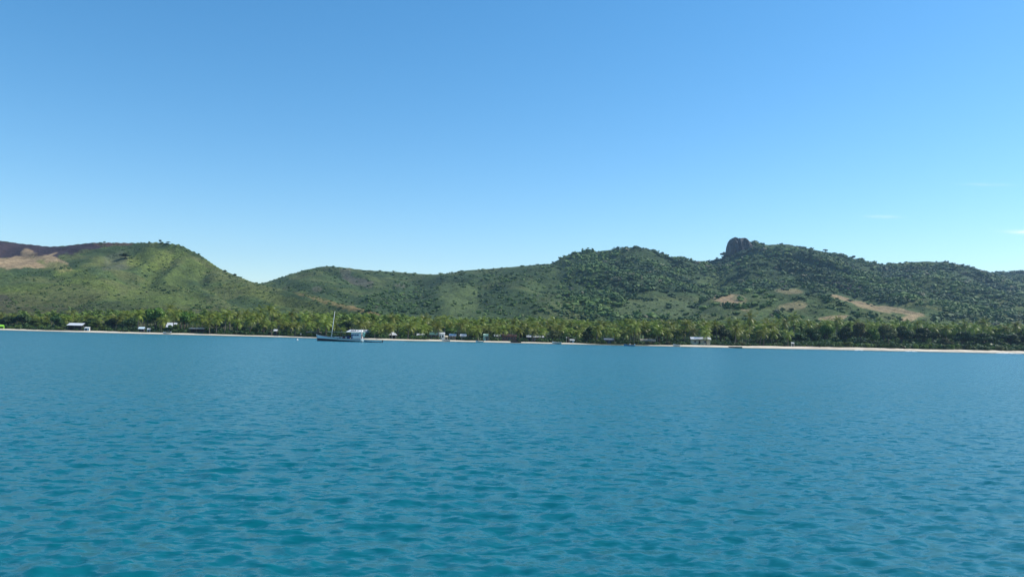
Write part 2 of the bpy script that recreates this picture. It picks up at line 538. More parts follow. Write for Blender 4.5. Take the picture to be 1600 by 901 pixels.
class MB:
    """collects boxes, tubes and sheets into one mesh"""
    def __init__(self):
        self.v, self.f = [], []
    def add(self, v, f):
        b = len(self.v)
        self.v += [tuple(p) for p in v]
        self.f += [tuple(b + i for i in q) for q in f]
        return self
    def box(self, c, s, rz=0.0, taper=1.0):
        x, y, z = s[0] / 2, s[1] / 2, s[2] / 2
        v = []
        for k, tp in ((-1, 1), (1, taper)):
            for a, b in ((-1, -1), (1, -1), (1, 1), (-1, 1)):
                px, py = a * x * tp, b * y * tp
                v.append((c[0] + px * math.cos(rz) - py * math.sin(rz), c[1] + px * math.sin(rz) + py * math.cos(rz), c[2] + k * z))
        return self.add(v, [(3, 2, 1, 0), (4, 5, 6, 7), (0, 1, 5, 4), (1, 2, 6, 5), (2, 3, 7, 6), (3, 0, 4, 7)])
    def tube(self, pts, rad, n=6):
        pts = [Vector(p) for p in pts]
        rings = []
        for i, p in enumerate(pts):
            d = (pts[min(i + 1, len(pts) - 1)] - pts[max(i - 1, 0)]).normalized()
            a = d.cross(Vector((0.31, 0.95, 0.05))).normalized()
            b = d.cross(a)
            r = rad[i] if hasattr(rad, '__len__') else rad
            rings.append([p + (a * math.cos(2 * math.pi * k / n) + b * math.sin(2 * math.pi * k / n)) * r for k in range(n)])
        v = [q for rg in rings for q in rg]
        f = [(i * n + k, i * n + (k + 1) % n, (i + 1) * n + (k + 1) % n, (i + 1) * n + k) for i in range(len(pts) - 1) for k in range(n)]
        f += [tuple(range(n - 1, -1, -1)), tuple((len(pts) - 1) * n + k for k in range(n))]
        return self.add(v, f)
    def mesh(self, name, mat, smooth=False):
        me = bpy.data.meshes.new(name)
        me.from_pydata(self.v, [], self.f)
        me.materials.append(M[mat])
        if smooth:
            me.polygons.foreach_set('use_smooth', [True] * len(me.polygons))
        me.update()
        return me
    def build(self, name, mat, parent=None, smooth=False):
        return link(name, self.mesh(name, mat, smooth), parent)

# ------------------------------------------------------------------ land
def patch(px, py, cx, cy, rx, ry, rot=0, soft=.13, seed=1, warp=.42):
    c, s = math.cos(R(rot)), math.sin(R(rot))
    dx, dy = px - cx, py - cy
    u, v = (dx * c + dy * s) / rx, (-dx * s + dy * c) / ry
    w = (fbm(px / 16 + seed * 7, py / 8, seed, 5) - .5) * 2.3 * warp
    return 1 - sstep(1 - soft, 1 + soft, np.sqrt(u * u + v * v) + w)

def mixc(base, col, m):
    return base * (1 - m[..., None]) + np.array(col) * m[..., None]

GRASS, SCRUB, DEEP = (0.102, 0.138, 0.032), (0.076, 0.112, 0.036), (0.042, 0.074, 0.026)
OLIVE, TAN, BURNT = (0.135, 0.150, 0.050), (0.36, 0.26, 0.145), (0.050, 0.036, 0.042)

def build_land():
    tt = np.concatenate([np.linspace(-1.5, -.75, 40, endpoint=False), np.linspace(-.75, .75, 760), np.linspace(.75, 1.5, 41)[1:]])
    dd = np.concatenate([[-80, -40, -20, -10], np.arange(-5, 50, 1.0), np.arange(50, 180, 5.0), np.arange(180, 1300, 4.2), np.arange(1300, 2100, 22.0)])
    T, Dd = np.meshgrid(tt, dd)
    Y = shore(T) + Dd
    X = T * Y
    Z = hgt(X, Y)
    px, py = project(X, Y, Z)
    n1 = fbm(X / 120, Y / 120, 71, 4)
    n2 = fbm(X / 45, Y / 45, 72, 4)
    C = np.zeros(X.shape + (3,)) + np.array(SCRUB)
    C = mixc(C, GRASS, sstep(.45, .62, n1) * (1 - sstep(560, 700, px)))
    C = mixc(C, OLIVE, sstep(.5, .62, n2) * .7)
    C = mixc(C, DEEP, sstep(.56, .66, fbm(X / 60, Y / 60, 75, 4)) * .8)
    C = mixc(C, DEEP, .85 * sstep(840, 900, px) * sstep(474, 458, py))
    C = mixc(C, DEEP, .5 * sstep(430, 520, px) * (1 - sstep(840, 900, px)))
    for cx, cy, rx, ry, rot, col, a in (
            (38, 391, 92, 12, 0, BURNT, 1), (135, 384.5, 50, 5, -7, BURNT, 1), (-90, 378, 120, 22, 0, BURNT, 1), (5, 472, 16, 11, 25, BURNT, .8),
            (20, 410, 42, 9, -4, TAN, 1), (82, 410, 32, 9, 18, TAN, 1), (50, 411, 28, 8, 0, TAN, 1), (43, 396, 12, 9, 0, TAN, .7), (-60, 418, 50, 9, 0, TAN, .9), (80, 398, 10, 2, -20, TAN, .8),
            (175, 381, 30, 4, 0, (0.12, 0.07, 0.05), .8),
            (320, 412, 34, 3.5, 28, OLIVE, .9), (520, 474, 60, 3, 16, (0.2, 0.16, 0.06), .8), (565, 484, 30, 3, 16, (0.24, 0.17, 0.07), .8),  # brighter strips along the spur crest: sunlit look put into the ground colour
            (512, 457, 95, 8, 14.5, DEEP, .85), (462, 476, 105, 9, 16, (0.125, 0.150, 0.040), .85), (250, 450, 70, 22, -25, GRASS, .7), (120, 432, 60, 12, 20, (0.125, 0.165, 0.036), .7), (240, 405, 35, 18, 0, (0.14, 0.18, 0.036), .6), (280, 470, 50, 14, 0, GRASS, .7),  # spur face painted lighter as if sunlit, with dark woods above it
            (180, 405, 20, 12, 0, (0.13, 0.13, 0.09), .35), (178, 418, 24, 5, 0, (0.14, 0.135, 0.10), .4),
            (560, 440, 22, 7, 10, (0.15, 0.14, 0.10), .7), (495, 452, 8, 4, 0, (0.15, 0.14, 0.09), .6), (625, 447, 10, 4, 0, (0.15, 0.14, 0.1), .6), (540, 425, 9, 8, 0, (0.15, 0.14, 0.1), .5),
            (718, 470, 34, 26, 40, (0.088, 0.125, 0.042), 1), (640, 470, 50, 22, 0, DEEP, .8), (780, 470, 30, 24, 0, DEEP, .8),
            (1040, 482, 90, 14, 0, (0.09, 0.125, 0.05), .9), (1115, 445, 30, 16, 0, (0.10, 0.14, 0.045), .8),
            (1143, 468, 30, 9, 8, TAN, 1), (1162, 478, 9, 6, 40, TAN, .9), (1232, 455, 26, 4, 3, TAN, .9), (1190, 450, 20, 2.5, 5, TAN, .8), (1237, 478, 22, 6, -8, TAN, .9),
            (1316, 466, 24, 3, 17, TAN, .8), (1356, 478.5, 32, 4, 15, TAN, .78), (1412, 487, 32, 4, 12, TAN, .72), (1300, 497, 26, 4, -6, TAN, .8), (1420, 498, 16, 5, -20, TAN, .8),
            (1458, 481, 26, 2.5, 16, OLIVE, .9), (1322, 449, 26, 7, 10, (0.055, 0.045, 0.05), .9), (1585, 450, 18, 8, 20, (0.22, 0.19, 0.09), .8), (1525, 475, 30, 10, 0, (0.11, 0.14, 0.05), .7),
            (1205, 470, 60, 30, 0, (0.085, 0.125, 0.042), .5)):
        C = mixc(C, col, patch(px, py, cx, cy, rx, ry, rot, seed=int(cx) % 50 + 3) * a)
    t = T
    W = beach_w(t)
    edge = W + (fbm(X / 22, Y / 15, 81, 4) - .5) * 15 + .5 - 4.5 * sstep(.45, .6, fbm(X / 45, Y / 200, 83, 2)) * sstep(-.36, -.30, t) * (1 - sstep(.26, .32, t))  # mid-beach sand cut back: dark ground colour stands in for tree shade
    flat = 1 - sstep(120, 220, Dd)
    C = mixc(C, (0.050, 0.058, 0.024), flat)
    C = mixc(C, (0.11, 0.11, 0.045), flat * sstep(.5, .6, n2) * .8)
    sand = 1 - sstep(-1.5, 1.5, Dd - edge)
    sn = fbm(X / 5, Y / 3, 85, 3)
    C = mixc(C, (0.64, 0.56, 0.43), sand)
    C = mixc(C, (0.44, 0.37, 0.28), sand * sstep(.5, .65, sn) * (.35 + .4 * sstep(.15, .4, t)))
    wet = (1 - sstep(1.2, 3.6, Dd + (sn - .5) * 2)) * sand
    C = mixc(C, (0.20, 0.17, 0.13), wet * .85)
    A = 1 - sand * .92
    col = np.concatenate([C, A[..., None]], -1)
    nr, nc = X.shape
    idx = np.arange(nr * nc).reshape(nr, nc)
    f = np.stack([idx[:-1, :-1], idx[:-1, 1:], idx[1:, 1:], idx[1:, :-1]], -1).reshape(-1, 4)
    v = np.stack([X, Y, Z], -1).reshape(-1, 3)
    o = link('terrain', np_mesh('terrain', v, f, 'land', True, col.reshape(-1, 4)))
    tag(o, 'green hills, coastal flat and pale sand beach', 'terrain', kind='structure')
    run = np.maximum.accumulate((Z - CAM_H) / Y, axis=0)
    return tt, dd, run
TT, DD, RUN = build_land()

def hidden(X, Y, ztop, tol=0.0):
    t = X / Y
    d = Y - shore(t)
    i = np.clip(np.searchsorted(DD, d) - 2, 0, len(DD) - 1)
    j = np.clip(np.searchsorted(TT, t), 0, len(TT) - 1)
    return (ztop - CAM_H) / Y < RUN[i, j] - tol

# ------------------------------------------------------------------ sea
def build_water():
    ti = np.concatenate([[-9, -5, -3, -2, -1.5, -1.2], np.linspace(-.95, .95, 500), [1.2, 1.5, 2, 3, 5, 9]])
    ys = [4.0, 6.5, 7.5]
    while ys[-1] < 250:
        ys.append(ys[-1] * (1.0078 if ys[-1] < 60 else 1.012))
    ys += [275, 300, 325, 345, 365, 390, 420, 470, 600, 1200, 3000]
    ys = np.array(ys)
    T, Y = np.meshgrid(ti, ys)
    X = T * Y
    Z = np.zeros_like(X)
    sp = Y * np.where(Y < 60, .0078, .012)
    w = np.random.default_rng(3)
    for k in range(100):
        lam = 0.17 * (1.15 / 0.17) ** w.random()
        ang = R(-100 + w.normal() * 34)           # the breeze comes off the land, slightly from the right
        kk = 2 * math.pi / lam
        amp = 0.0051 * lam ** 0.95 * (0.5 + w.random())
        ph = w.random() * 6.28
        fade = sstep(2.0, 3.4, lam / sp)
        a = (X * math.cos(ang) + Y * math.sin(ang)) * kk + ph + 1.3 * (fbm(X / (lam * 4), Y / (lam * 4), k, 1) - .5) * 2
        Z += amp * fade * (np.exp(np.sin(a) * .8) - 1.17) * .8
    Z *= 1 - sstep(.85, 1., np.abs(T))
    Z *= 1 - sstep(150, 240, Y)
    Z[0] = 0
    # a last row carries the sheet back behind the camera
    Xb, Yb = T[0] * 120, np.full(len(ti), -700.0)
    X, Y, Z = np.vstack([Xb, X]), np.vstack([Yb, Y]), np.vstack([np.zeros(len(ti)), Z])
    nr, nc = X.shape
    idx = np.arange(nr * nc).reshape(nr, nc)
    f = np.stack([idx[:-1, :-1], idx[:-1, 1:], idx[1:, 1:], idx[1:, :-1]], -1).reshape(-1, 4)
    o = link('sea', np_mesh('sea', np.stack([X, Y, Z], -1).reshape(-1, 3), f, 'water', True))
    tag(o, 'rippled teal sea filling the foreground', 'water', kind='structure')
build_water()

# ------------------------------------------------------------------ summit rock
def summit_rock():
    Y = 1462.0
    prof = np.array([(1136.5, 398), (1137.2, 391), (1138, 384), (1140, 377), (1143, 373), (1146, 371.3), (1150, 372.3), (1155, 373), (1160, 372.2), (1165, 373), (1168.5, 376), (1171, 378.5), (1174, 382), (1178, 390)])
    t, e = ray(prof[:, 0], prof[:, 1])
    x0, x1 = t[0] * Y, t[-1] * Y
    zt = CAM_H + e * Y
    nx, ny, dep = 110, 60, 40.0
    u = np.linspace(0, 1, nx)
    w = np.linspace(-1, 1, ny)
    U, W = np.meshgrid(u, w)
    X = x0 + (x1 - x0) * U
    top = np.interp(X, t * Y, zt)
    base = zt.min() - 22
    # steep towards the sea, steepest below the left-hand tower
    k = 9 - 6.2 * sstep(.45, .95, U)
    fall = 1 - np.abs(W) ** k
    n = fbm(X / 9, W * 3.5 + X / 30, 5, 4) - .5
    n2 = fbm(X / 3.2, W * 9, 8, 3) - .5
    Z = base + (top - base) * fall + (n * 6 + n2 * 4) * sstep(1, .5, fall) * sstep(0, .15, np.minimum(U, 1 - U))
    Yy = Y + W * dep / 2 * (1 + .35 * n) + (fbm(X / 5, Z / 14, 15, 3) - .5) * 7 * (W < 0)
    Yy = Yy + np.clip(.32 - np.abs(fbm(X / 6.5, Z / 40, 33, 3) - .5) * 4, 0, 1) * 14 * (W < 0)
    Xx = X + (fbm(Z / 7, W * 4, 21, 3) - .5) * 3.0 * sstep(1, .6, fall)
    v = np.stack([Xx, Yy, Z], -1).reshape(-1, 3)
    c = v.mean(0)
    c[2] = base
    idx = np.arange(nx * ny).reshape(ny, nx)
    f = np.stack([idx[:-1, :-1], idx[:-1, 1:], idx[1:, 1:], idx[1:, :-1]], -1).reshape(-1, 4)
    o = link('rock_outcrop', np_mesh('rock_outcrop', v - c, f, 'rock', False), None, c)
    tag(o, 'dark rock tower with sheer left face on the right summit', 'rock')
summit_rock()

# ------------------------------------------------------------------ vegetation meshes
def leaf_cloud(lobes, n, size, r, flat=.7):
    """n leaf quads spread through the shells of ellipsoid lobes [(cx,cy,cz,rx,ry,rz)]"""
    L = np.array(lobes)
    w = (L[:, 3] * L[:, 4] * L[:, 5]) ** .67
    k = r.choice(len(L), n, p=w / w.sum())
    d = r.normal(size=(n, 3))
    d[:, 2] = np.abs(d[:, 2]) * np.where(r.random(n) < .75, 1, -1)
    d /= np.linalg.norm(d, axis=1)[:, None]
    rad = 1 - np.abs(r.normal(size=n)) * .22
    c = L[k, :3] + d * L[k, 3:] * rad[:, None]
    nrm = d * .8 + r.normal(size=(n, 3)) * .55 + np.array([0, 0, .35])
    nrm /= np.linalg.norm(nrm, axis=1)[:, None]
    a = np.cross(nrm, r.normal(size=(n, 3)))
    a /= np.linalg.norm(a, axis=1)[:, None]
    b = np.cross(nrm, a)
    s = size * (0.6 + .8 * r.random(n))[:, None]
    v = np.stack([c - a * s, c - b * s * flat, c + a * s, c + b * s * flat], 1).reshape(-1, 3)
    return v, np.arange(n * 4).reshape(-1, 4)

def tree_variant(seed, mat, h=8.0, spread=4.2, n=1500, size=.42, stems=1, low=.28):
    """broadleaf tree of height h: (trunk mesh, crown mesh)"""
    r = np.random.default_rng(seed)
    lobes, mb = [], MB()
    base = [np.array([r.normal() * .12 * i, r.normal() * .12 * i, 0]) for i in range(stems)]
    for sb in base:
        lean = r.normal(size=2) * .08 * h
        fork = np.array([sb[0] + lean[0], sb[1] + lean[1], h * (low + .1)])
        mid = (sb + fork) / 2 + np.array([r.normal() * .15, r.normal() * .15, 0])
        mb.tube([sb + np.array([0, 0, -.4]), mid, fork], [.045 * h / stems ** .5, .035 * h / stems ** .5, .028 * h / stems ** .5], 7)
        for q in range(max(4, 8 - 2 * stems)):
            an = 2 * math.pi * (q + r.random() * .7) / max(4, 8 - 2 * stems)
            rr = spread * (.35 + .45 * r.random())
            zz = h * (.48 + .36 * r.random())
            tip = np.array([sb[0] + math.cos(an) * rr, sb[1] + math.sin(an) * rr, zz])
            el = fork * .5 + tip * .5 + np.array([0, 0, .08 * h])
            mb.tube([fork - np.array([0, 0, .2]), el, tip], [.018 * h, .012 * h, .005 * h], 5)
            lr = spread * (.34 + .22 * r.random())
            lobes.append((*tip, lr, lr, lr * (.55 + .25 * r.random())))
        lobes.append((fork[0], fork[1], h * .8, spread * .5, spread * .5, h * .2))
    v, f = leaf_cloud(lobes, n, size, r)
    v[:, 2] = np.maximum(v[:, 2], .15)
    k = h / v[:, 2].max()
    v[:, 2] *= k
    return mb.mesh('trunk', 'bark_dark', True), np_mesh('crown', v, f, mat)

def shrub_variant(seed, mat, n=700, size=.22):
    """rounded bush 2 m high and 3 m across: (stems, foliage)"""
    r = np.random.default_rng(seed)
    mb, lobes = MB(), []
    for q in range(6):
        an, rr = 2 * math.pi * (q + r.random()) / 6, .35 + .75 * r.random()
        tip = (math.cos(an) * rr, math.sin(an) * rr, .8 + .6 * r.random())
        mb.tube([(tip[0] * .15, tip[1] * .15, -.2), (tip[0] * .5, tip[1] * .5, tip[2] * .6), tip], [.05, .035, .015], 5)
        lobes.append((*tip, .7, .7, .55))
        lobes.append((tip[0] * 1.1, tip[1] * 1.1, .45, .65, .65, .5))
    v, f = leaf_cloud(lobes, n, size, r)
    v[:, 2] = np.maximum(v[:, 2], .02)
    v[:, 2] *= 2 / v[:, 2].max()
    return mb.mesh('stem', 'bark_dark', True), np_mesh('foliage', v, f, mat)

def frond(az, el, length, r, seg=9, wid=.55, lod=False):
    """one drooping palm frond: rachis strip and slanting leaflets"""
    out_v, out_f = [], []
    p = np.array([0., 0., 0.])
    step = length / seg
    ca, sa = math.cos(az), math.sin(az)
    side = np.array([-sa, ca, 0])
    pts, dirs = [p.copy()], []
    a = el
    for i in range(seg):
        d = np.array([ca * math.cos(a), sa * math.cos(a), math.sin(a)])
        dirs.append(d)
        p = p + d * step
        pts.append(p.copy())
        a -= (1.35 + .5 * r.random()) / seg * (0.55 + i / seg)
    def q(*vv):
        b = len(out_v)
        out_v.extend(vv)
        out_f.append((b, b + 1, b + 2, b + 3))
    for i in range(seg):
        d = dirs[i]
        up = np.cross(d, side)
        up = up if up[2] > 0 else -up
        wr = .05 * (1 - i / seg) + .012
        if not lod:
            q(pts[i] - side * wr, pts[i] + side * wr, pts[i + 1] + side * wr * .8, pts[i + 1] - side * wr * .8)
        u = (i + .5) / seg
        L = wid * (1.9 * math.sin(math.pi * min(u * .85 + .12, 1)) ** .7) * (.85 + .3 * r.random())
        for s in (-1, 1):
            o = side * s * L * .8 + d * L * .55 - np.array([0, 0, 1]) * L * (.35 + .3 * r.random()) + up * .1 * L
            w = d * step * (.36 if not lod else .62)
            b0 = pts[i] + d * step * .3
            q(b0 - w * .6, b0 + w, b0 + w * .5 + o, b0 - w * .25 + o * .97)
    return out_v, out_f

def palm_crown(seed, nf=24, length=3.6, lod=False):
    r = np.random.default_rng(seed)
    V, F = [], []
    for k in range(nf):
        u = (k + .5) / nf
        el = R(78) - R(118) * u ** 1.15 + r.normal() * .12
        v, f = frond(k * 2.399 + r.normal() * .15, el, length * (.8 + .3 * r.random()), r, 4 if lod else 9, .62 if not lod else .75, lod)
        b = len(V)
        V += v
        F += [tuple(b + i for i in q) for q in f]
    return np.array(V), np.array(F)

def palm_trunk(seed, h, bend):
    r = np.random.default_rng(seed)
    an = r.random() * 6.28
    pts, rad = [], []
    for i in range(8):
        u = i / 7
        off = bend * u ** 1.8
        pts.append((math.cos(an) * off, math.sin(an) * off, -.4 + (h + .4) * u))
        rad.append(.24 - .10 * u + (.10 * (1 - u) ** 6))
    return pts, rad

# coconut palms: ten individuals to copy, 6.5 to 12.5 m
PALMS = []
for k in range(10):
    h = 5.2 + .72 * k
    pts, rad = palm_trunk(k, h, .3 + 1.6 * random.random())
    tr = MB().tube(pts, rad, 8).mesh('trunk', 'bark', True)
    v, f = palm_crown(100 + k, 19 + k % 4 * 2, 3.9 + .12 * k)
    top = np.array(pts[-1])
    cr_me = np_mesh('crown', v + top, f, 'palm')
    PALMS.append((tr, cr_me, h + 2.2))

def put(name, meshes, loc, rz, sc, label, cat, group):
    e = empty(name, loc, rz, sc)
    for pn, me in meshes:
        link(pn, me, e)
    tag(e, label, cat, group)
    return e

# ------------------------------------------------------------------ houses and shelters (all built before the trees so that trees keep clear)
CLEAR = []          # (px0, px1, depth) columns in which nothing tall stands in front of a building
ORD = ['first', 'second', 'third', 'fourth', 'fifth', 'sixth', 'seventh', 'eighth', 'ninth', 'tenth', 'eleventh', 'twelfth', 'thirteenth', 'fourteenth', 'fifteenth',
       'sixteenth', 'seventeenth', 'eighteenth', 'nineteenth', 'twentieth']

def house(name, px0, px1, htot, d, label, cat='house', roof='gable', wall='white', top='tin', dep=5.0, rz=0.0, open_front=False,
          wins=((.2, .12), (.75, .12)), door=.48, rise=None, veranda=False, trim=None, clear=True, eave=.35):
    x, y, z = place((px0 + px1) / 2, d)
    w = abs(px1 - px0) / FPX * y
    e = empty(name, (x, y, z), rz - math.atan2(x, y) * .5)
    tag(e, label, cat)
    rise = rise if rise is not None else htot * .3
    hw = htot - rise
    ww, dd = w - 2 * eave, dep
    if open_front:
        m = MB()
        m.box((0, dd / 2 - .06, hw / 2 - .1), (ww, .12, hw + .2))
        m.box((-ww / 2 + .06, dd / 4, hw / 2 - .1), (.12, dd / 2 - .13, hw + .2))
        m.box((ww / 2 - .06, dd / 4, hw / 2 - .1), (.12, dd / 2 - .13, hw + .2))
        m.build('wall', wall, e)
        n = max(3, int(w / 2.6) + 1)
        for i in range(n):
            MB().box((-ww / 2 + .08 + (ww - .16) * i / (n - 1), -dd / 2 + .1, hw / 2 - .1), (.15, .15, hw + .2)).build('post', trim or wall, e)
    else:
        MB().box((0, 0, hw / 2 - .15), (ww, dd, hw + .3)).build('wall', wall, e)
        for u, hwid in wins:
            wx, wwid = -ww / 2 + ww * u, ww * hwid
            wo_ = MB().box((wx, -dd / 2 - .015, hw * .58), (wwid, .05, hw * .36)).build('window', 'glass', e)
            fm = MB()
            for sx in (-1, 1):
                fm.box((wx + sx * (wwid / 2 + .04), -dd / 2 - .03, hw * .58), (.08, .09, hw * .36 + .16))
            for sz in (-1, 1):
                fm.box((wx, -dd / 2 - .027, hw * .58 + sz * (hw * .18 + .04)), (wwid, .08, .08))
            fm.build('frame', trim or 'white', wo_)
        if door is not None:
            dx = -ww / 2 + ww * door
            do = MB().box((dx, -dd / 2 - .02, hw * .38), (.85, .06, hw * .76)).build('door', 'door', e)
            MB().box((dx + .3, -dd / 2 - .07, hw * .38), (.05, .06, .14)).build('handle', 'greytin', do)
        if veranda:
            MB().box((0, -dd / 2 - .8, .12), (ww, 1.5, .3)).build('step', 'cream', e)
            n = max(3, int(w / 2.4) + 1)
            for i in range(n):
                MB().box((-ww / 2 + .1 + (ww - .2) * i / (n - 1), -dd / 2 - 1.4, hw / 2 + .1), (.18, .18, hw - .25)).build('post', trim or 'cream', e)
    f0 = -dd / 2 - (1.75 if veranda else eave)
    f1 = dd / 2 + eave
    rw, th = w, .09
    m = MB()
    def slab(a, b):      # roof sheet between front/back edges a=(y,z) and b=(y,z)
        m.add([(-rw / 2, a[0], a[1]), (rw / 2, a[0], a[1]), (rw / 2, b[0], b[1]), (-rw / 2, b[0], b[1]),
               (-rw / 2, a[0], a[1] + th), (rw / 2, a[0], a[1] + th), (rw / 2, b[0], b[1] + th), (-rw / 2, b[0], b[1] + th)],
              [(3, 2, 1, 0), (4, 5, 6, 7), (0, 1, 5, 4), (1, 2, 6, 5), (2, 3, 7, 6), (3, 0, 4, 7)])
    if roof == 'gable':
        mid = (f0 + f1) / 2
        slab((f0, hw - .05), (mid, htot))
        slab((mid + .004, htot), (f1, hw - .05))
        for s in (-1, 1):
            g = MB().add([(s * (ww / 2 - .05), -dd / 2 + .02, hw + .152), (s * (ww / 2 - .05), dd / 2 - .02, hw + .152), (s * (ww / 2 - .05), mid, htot - .03),
                   (s * (ww / 2 - .17), -dd / 2 + .02, hw + .152), (s * (ww / 2 - .17), dd / 2 - .02, hw + .152), (s * (ww / 2 - .17), mid, htot - .03)],
                  [(0, 1, 2), (5, 4, 3), (0, 3, 4, 1), (1, 4, 5, 2), (2, 5, 3, 0)])
            g.build('gable', wall, e)
    elif roof == 'hip':
        q = min(rw * .35, (f1 - f0) / 2)
        mid = (f0 + f1) / 2
        m.add([(-rw / 2, f0, hw - .05), (rw / 2, f0, hw - .05), (rw / 2, f1, hw - .05), (-rw / 2, f1, hw - .05), (-rw / 2 + q, mid, htot), (rw / 2 - q, mid, htot)],
              [(0, 1, 5, 4), (1, 2, 5), (2, 3, 4, 5), (3, 0, 4), (3, 2, 1, 0)])
    else:
        slab((f0, hw - .02), (f1, htot))
    m.build('roof', top, e)
    if clear:
        CLEAR.append((min(px0, px1) - 3, max(px0, px1) + 3, d))
    return e

house('beach_shelter', -8, 5, 1.9, 19, 'lime green canvas shelter at the left end of the beach', 'shelter', 'gable', 'lime', 'lime', 2.6, open_front=True, eave=.1, trim='bark')
house('open_shelter', 107, 129, 3.7, 24, 'open dark shelter with pale blue white roof on the left beach', 'shelter', 'shed', 'darkwall', 'tin', 5, open_front=True, trim='bark', rise=1.2)
house('small_shed', 132.5, 140, 1.7, 21, 'small low white shed just right of the open dark shelter', 'shed', 'shed', 'white', 'white', 1.8, wins=(), door=.35, rise=.4, eave=.1)
house('small_shed', 217, 226, 2.5, 26, 'small shed with pale blue roof left of the half hidden white house', 'shed', 'gable', 'darkwall', 'bluetin', 3, wins=(), door=.5, rise=.9)
house('small_shed', 230, 235, 1.9, 25, 'tiny white hut between the pale blue roofed shed and the white house', 'shed', 'gable', 'white', 'tin', 1.6, wins=(), door=.5, eave=.1, rise=.5)
house('white_house', 261, 276, 4.9, 38, 'white house with steep white roof half hidden by palms', 'house', 'gable', 'white', 'tin', 5.5, rise=2.2, clear=False)
house('open_shelter', 297, 319, 2.6, 24, 'low open shelter with flat grey roof under two leaning palms', 'shelter', 'shed', 'darkwall', 'greytin', 4, open_front=True, trim='bark', rise=.35)
house('small_shed', 427.5, 433.5, 2.9, 34, 'shed with small white roof deep among palms left of the boat', 'shed', 'gable', 'darkwall', 'tin', 3, wins=(), door=.5, rise=.8)
house('thatched_hut', 479, 502, 3.2, 26, 'long grey thatched hut behind the bow of the moored boat', 'hut', 'hip', 'darkwall', 'thatch', 5, wins=((.2, .1), (.8, .1)), trim='darkwall', rise=1.3, clear=False)
house('white_house', 564, 578, 3.6, 34, 'white roofed house just behind the stern of the moored boat', 'house', 'gable', 'bluegrey', 'tin', 5, rise=1.1, clear=False)
house('small_hut', 607, 620, 3.0, 25, 'small hut with pyramid white roof right of the moored boat', 'hut', 'hip', 'darkwall', 'tin', 4, open_front=True, trim='cream', rise=1.3)
house('cream_hut', 651, 663, 2.4, 29, 'cream walled hut below a bright green tree', 'hut', 'gable', 'cream', 'greytin', 3.5, wins=((.25, .16), (.78, .16)), rise=.8, clear=False)
house('green_roofed_house', 671, 685.5, 3.2, 30, 'dark green roofed house adjoining the white house with blue step', 'house', 'gable', 'brown', 'greentin', 5, rise=1.1, clear=False)
house('white_house', 686, 695, 3.3, 24, 'white house with two dark windows and grey roof', 'house', 'shed', 'white', 'tin', 4, wins=((.22, .2), (.68, .3)), door=None, rise=.5, eave=.12)
house('small_shed', 695.5, 700, 1.9, 23, 'small cream shed touching the right of the white two window house', 'shed', 'shed', 'cream', 'cream', 2, wins=(), door=.5, rise=.3, eave=.1)
house('veranda_house', 701.5, 713, 2.8, 28, 'dark red house with white roof and shaded veranda', 'house', 'gable', 'brown', 'tin', 4, wins=((.25, .15), (.75, .15)), veranda=True, rise=.9)
house('white_house', 718.5, 729, 2.7, 31, 'small white house partly screened by palms', 'house', 'gable', 'white', 'tin', 4, rise=.9, clear=False)
house('pale_green_house', 755, 763, 3.1, 24, 'narrow pale green house on the beach front', 'house', 'shed', 'mint', 'mint', 3.5, wins=((.35, .2),), door=.75, rise=.4, eave=.1)
house('white_house', 772, 782.5, 2.9, 30, 'white roofed house adjoining the long red roofed building', 'house', 'gable', 'darkwall', 'tin', 5, rise=.9, clear=False)
house('long_building', 783, 808, 3.1, 26, 'long red brown building with rusty red roof and dark windows', 'building', 'shed', 'brown', 'redtin', 6,
      wins=((.12, .1), (.3, .1), (.66, .1), (.84, .1)), door=.48, rise=.6, trim='brown')
house('small_shed', 822, 830, 2.9, 30, 'shed with small white roof left of the low dark red house', 'shed', 'gable', 'darkwall', 'tin', 3.5, wins=(), door=.5, rise=.8)
house('low_house', 831, 850, 2.8, 29, 'low dark red house with patchy white roof', 'house', 'gable', 'brown', 'greytin', 5, rise=.7, clear=False)
house('small_shed', 890, 898, 1.5, 24, 'little white lean-to under the dark bluish trees', 'shed', 'shed', 'white', 'tin', 2, wins=(), door=.3, rise=.4, eave=.1)
house('blue_grey_shed', 943, 959, 2.3, 24, 'dark blue grey shed on the middle of the beach', 'shed', 'gable', 'bluegrey', 'bluegrey', 4, wins=((.75, .15),), door=.3, rise=.7, trim='bluegrey', clear=False)
house('dark_shed', 1000, 1024, 2.4, 26, 'long low dark shed beneath spreading green trees', 'shed', 'gable', 'darkwall', 'thatch', 5, wins=((.2, .1), (.8, .1)), rise=.9, trim='darkwall', clear=False)
house('veranda_house', 1078, 1109, 3.7, 28, 'cream house with bright white roof and pale veranda posts on the right beach', 'house', 'gable', 'cream', 'tin', 5,
      wins=((.22, .12), (.72, .14)), door=.45, veranda=True, rise=1.0)
house('beach_hut', 1236, 1241, 1.9, 18, 'small pale slatted hut alone on the right beach', 'hut', 'shed', 'cream', 'tin', 1.2, wins=(), door=.5, rise=.3, eave=.08)

# lamp post with round head
x, y, z = place(885, 22)
lp = empty('lamp_post', (x, y, z))
tag(lp, 'pale post with round white head among the dark trees', 'lamp post')
MB().tube([(0, 0, -.3), (0, 0, 2.1)], [.09, .07], 8).build('post', 'cream', lp)
MB().tube([(0, 0, 2.05), (0, 0, 2.2), (0, 0, 2.45), (0, 0, 2.55)], [.12, .3, .3, .1], 10).build('lamp_head', 'white', lp)

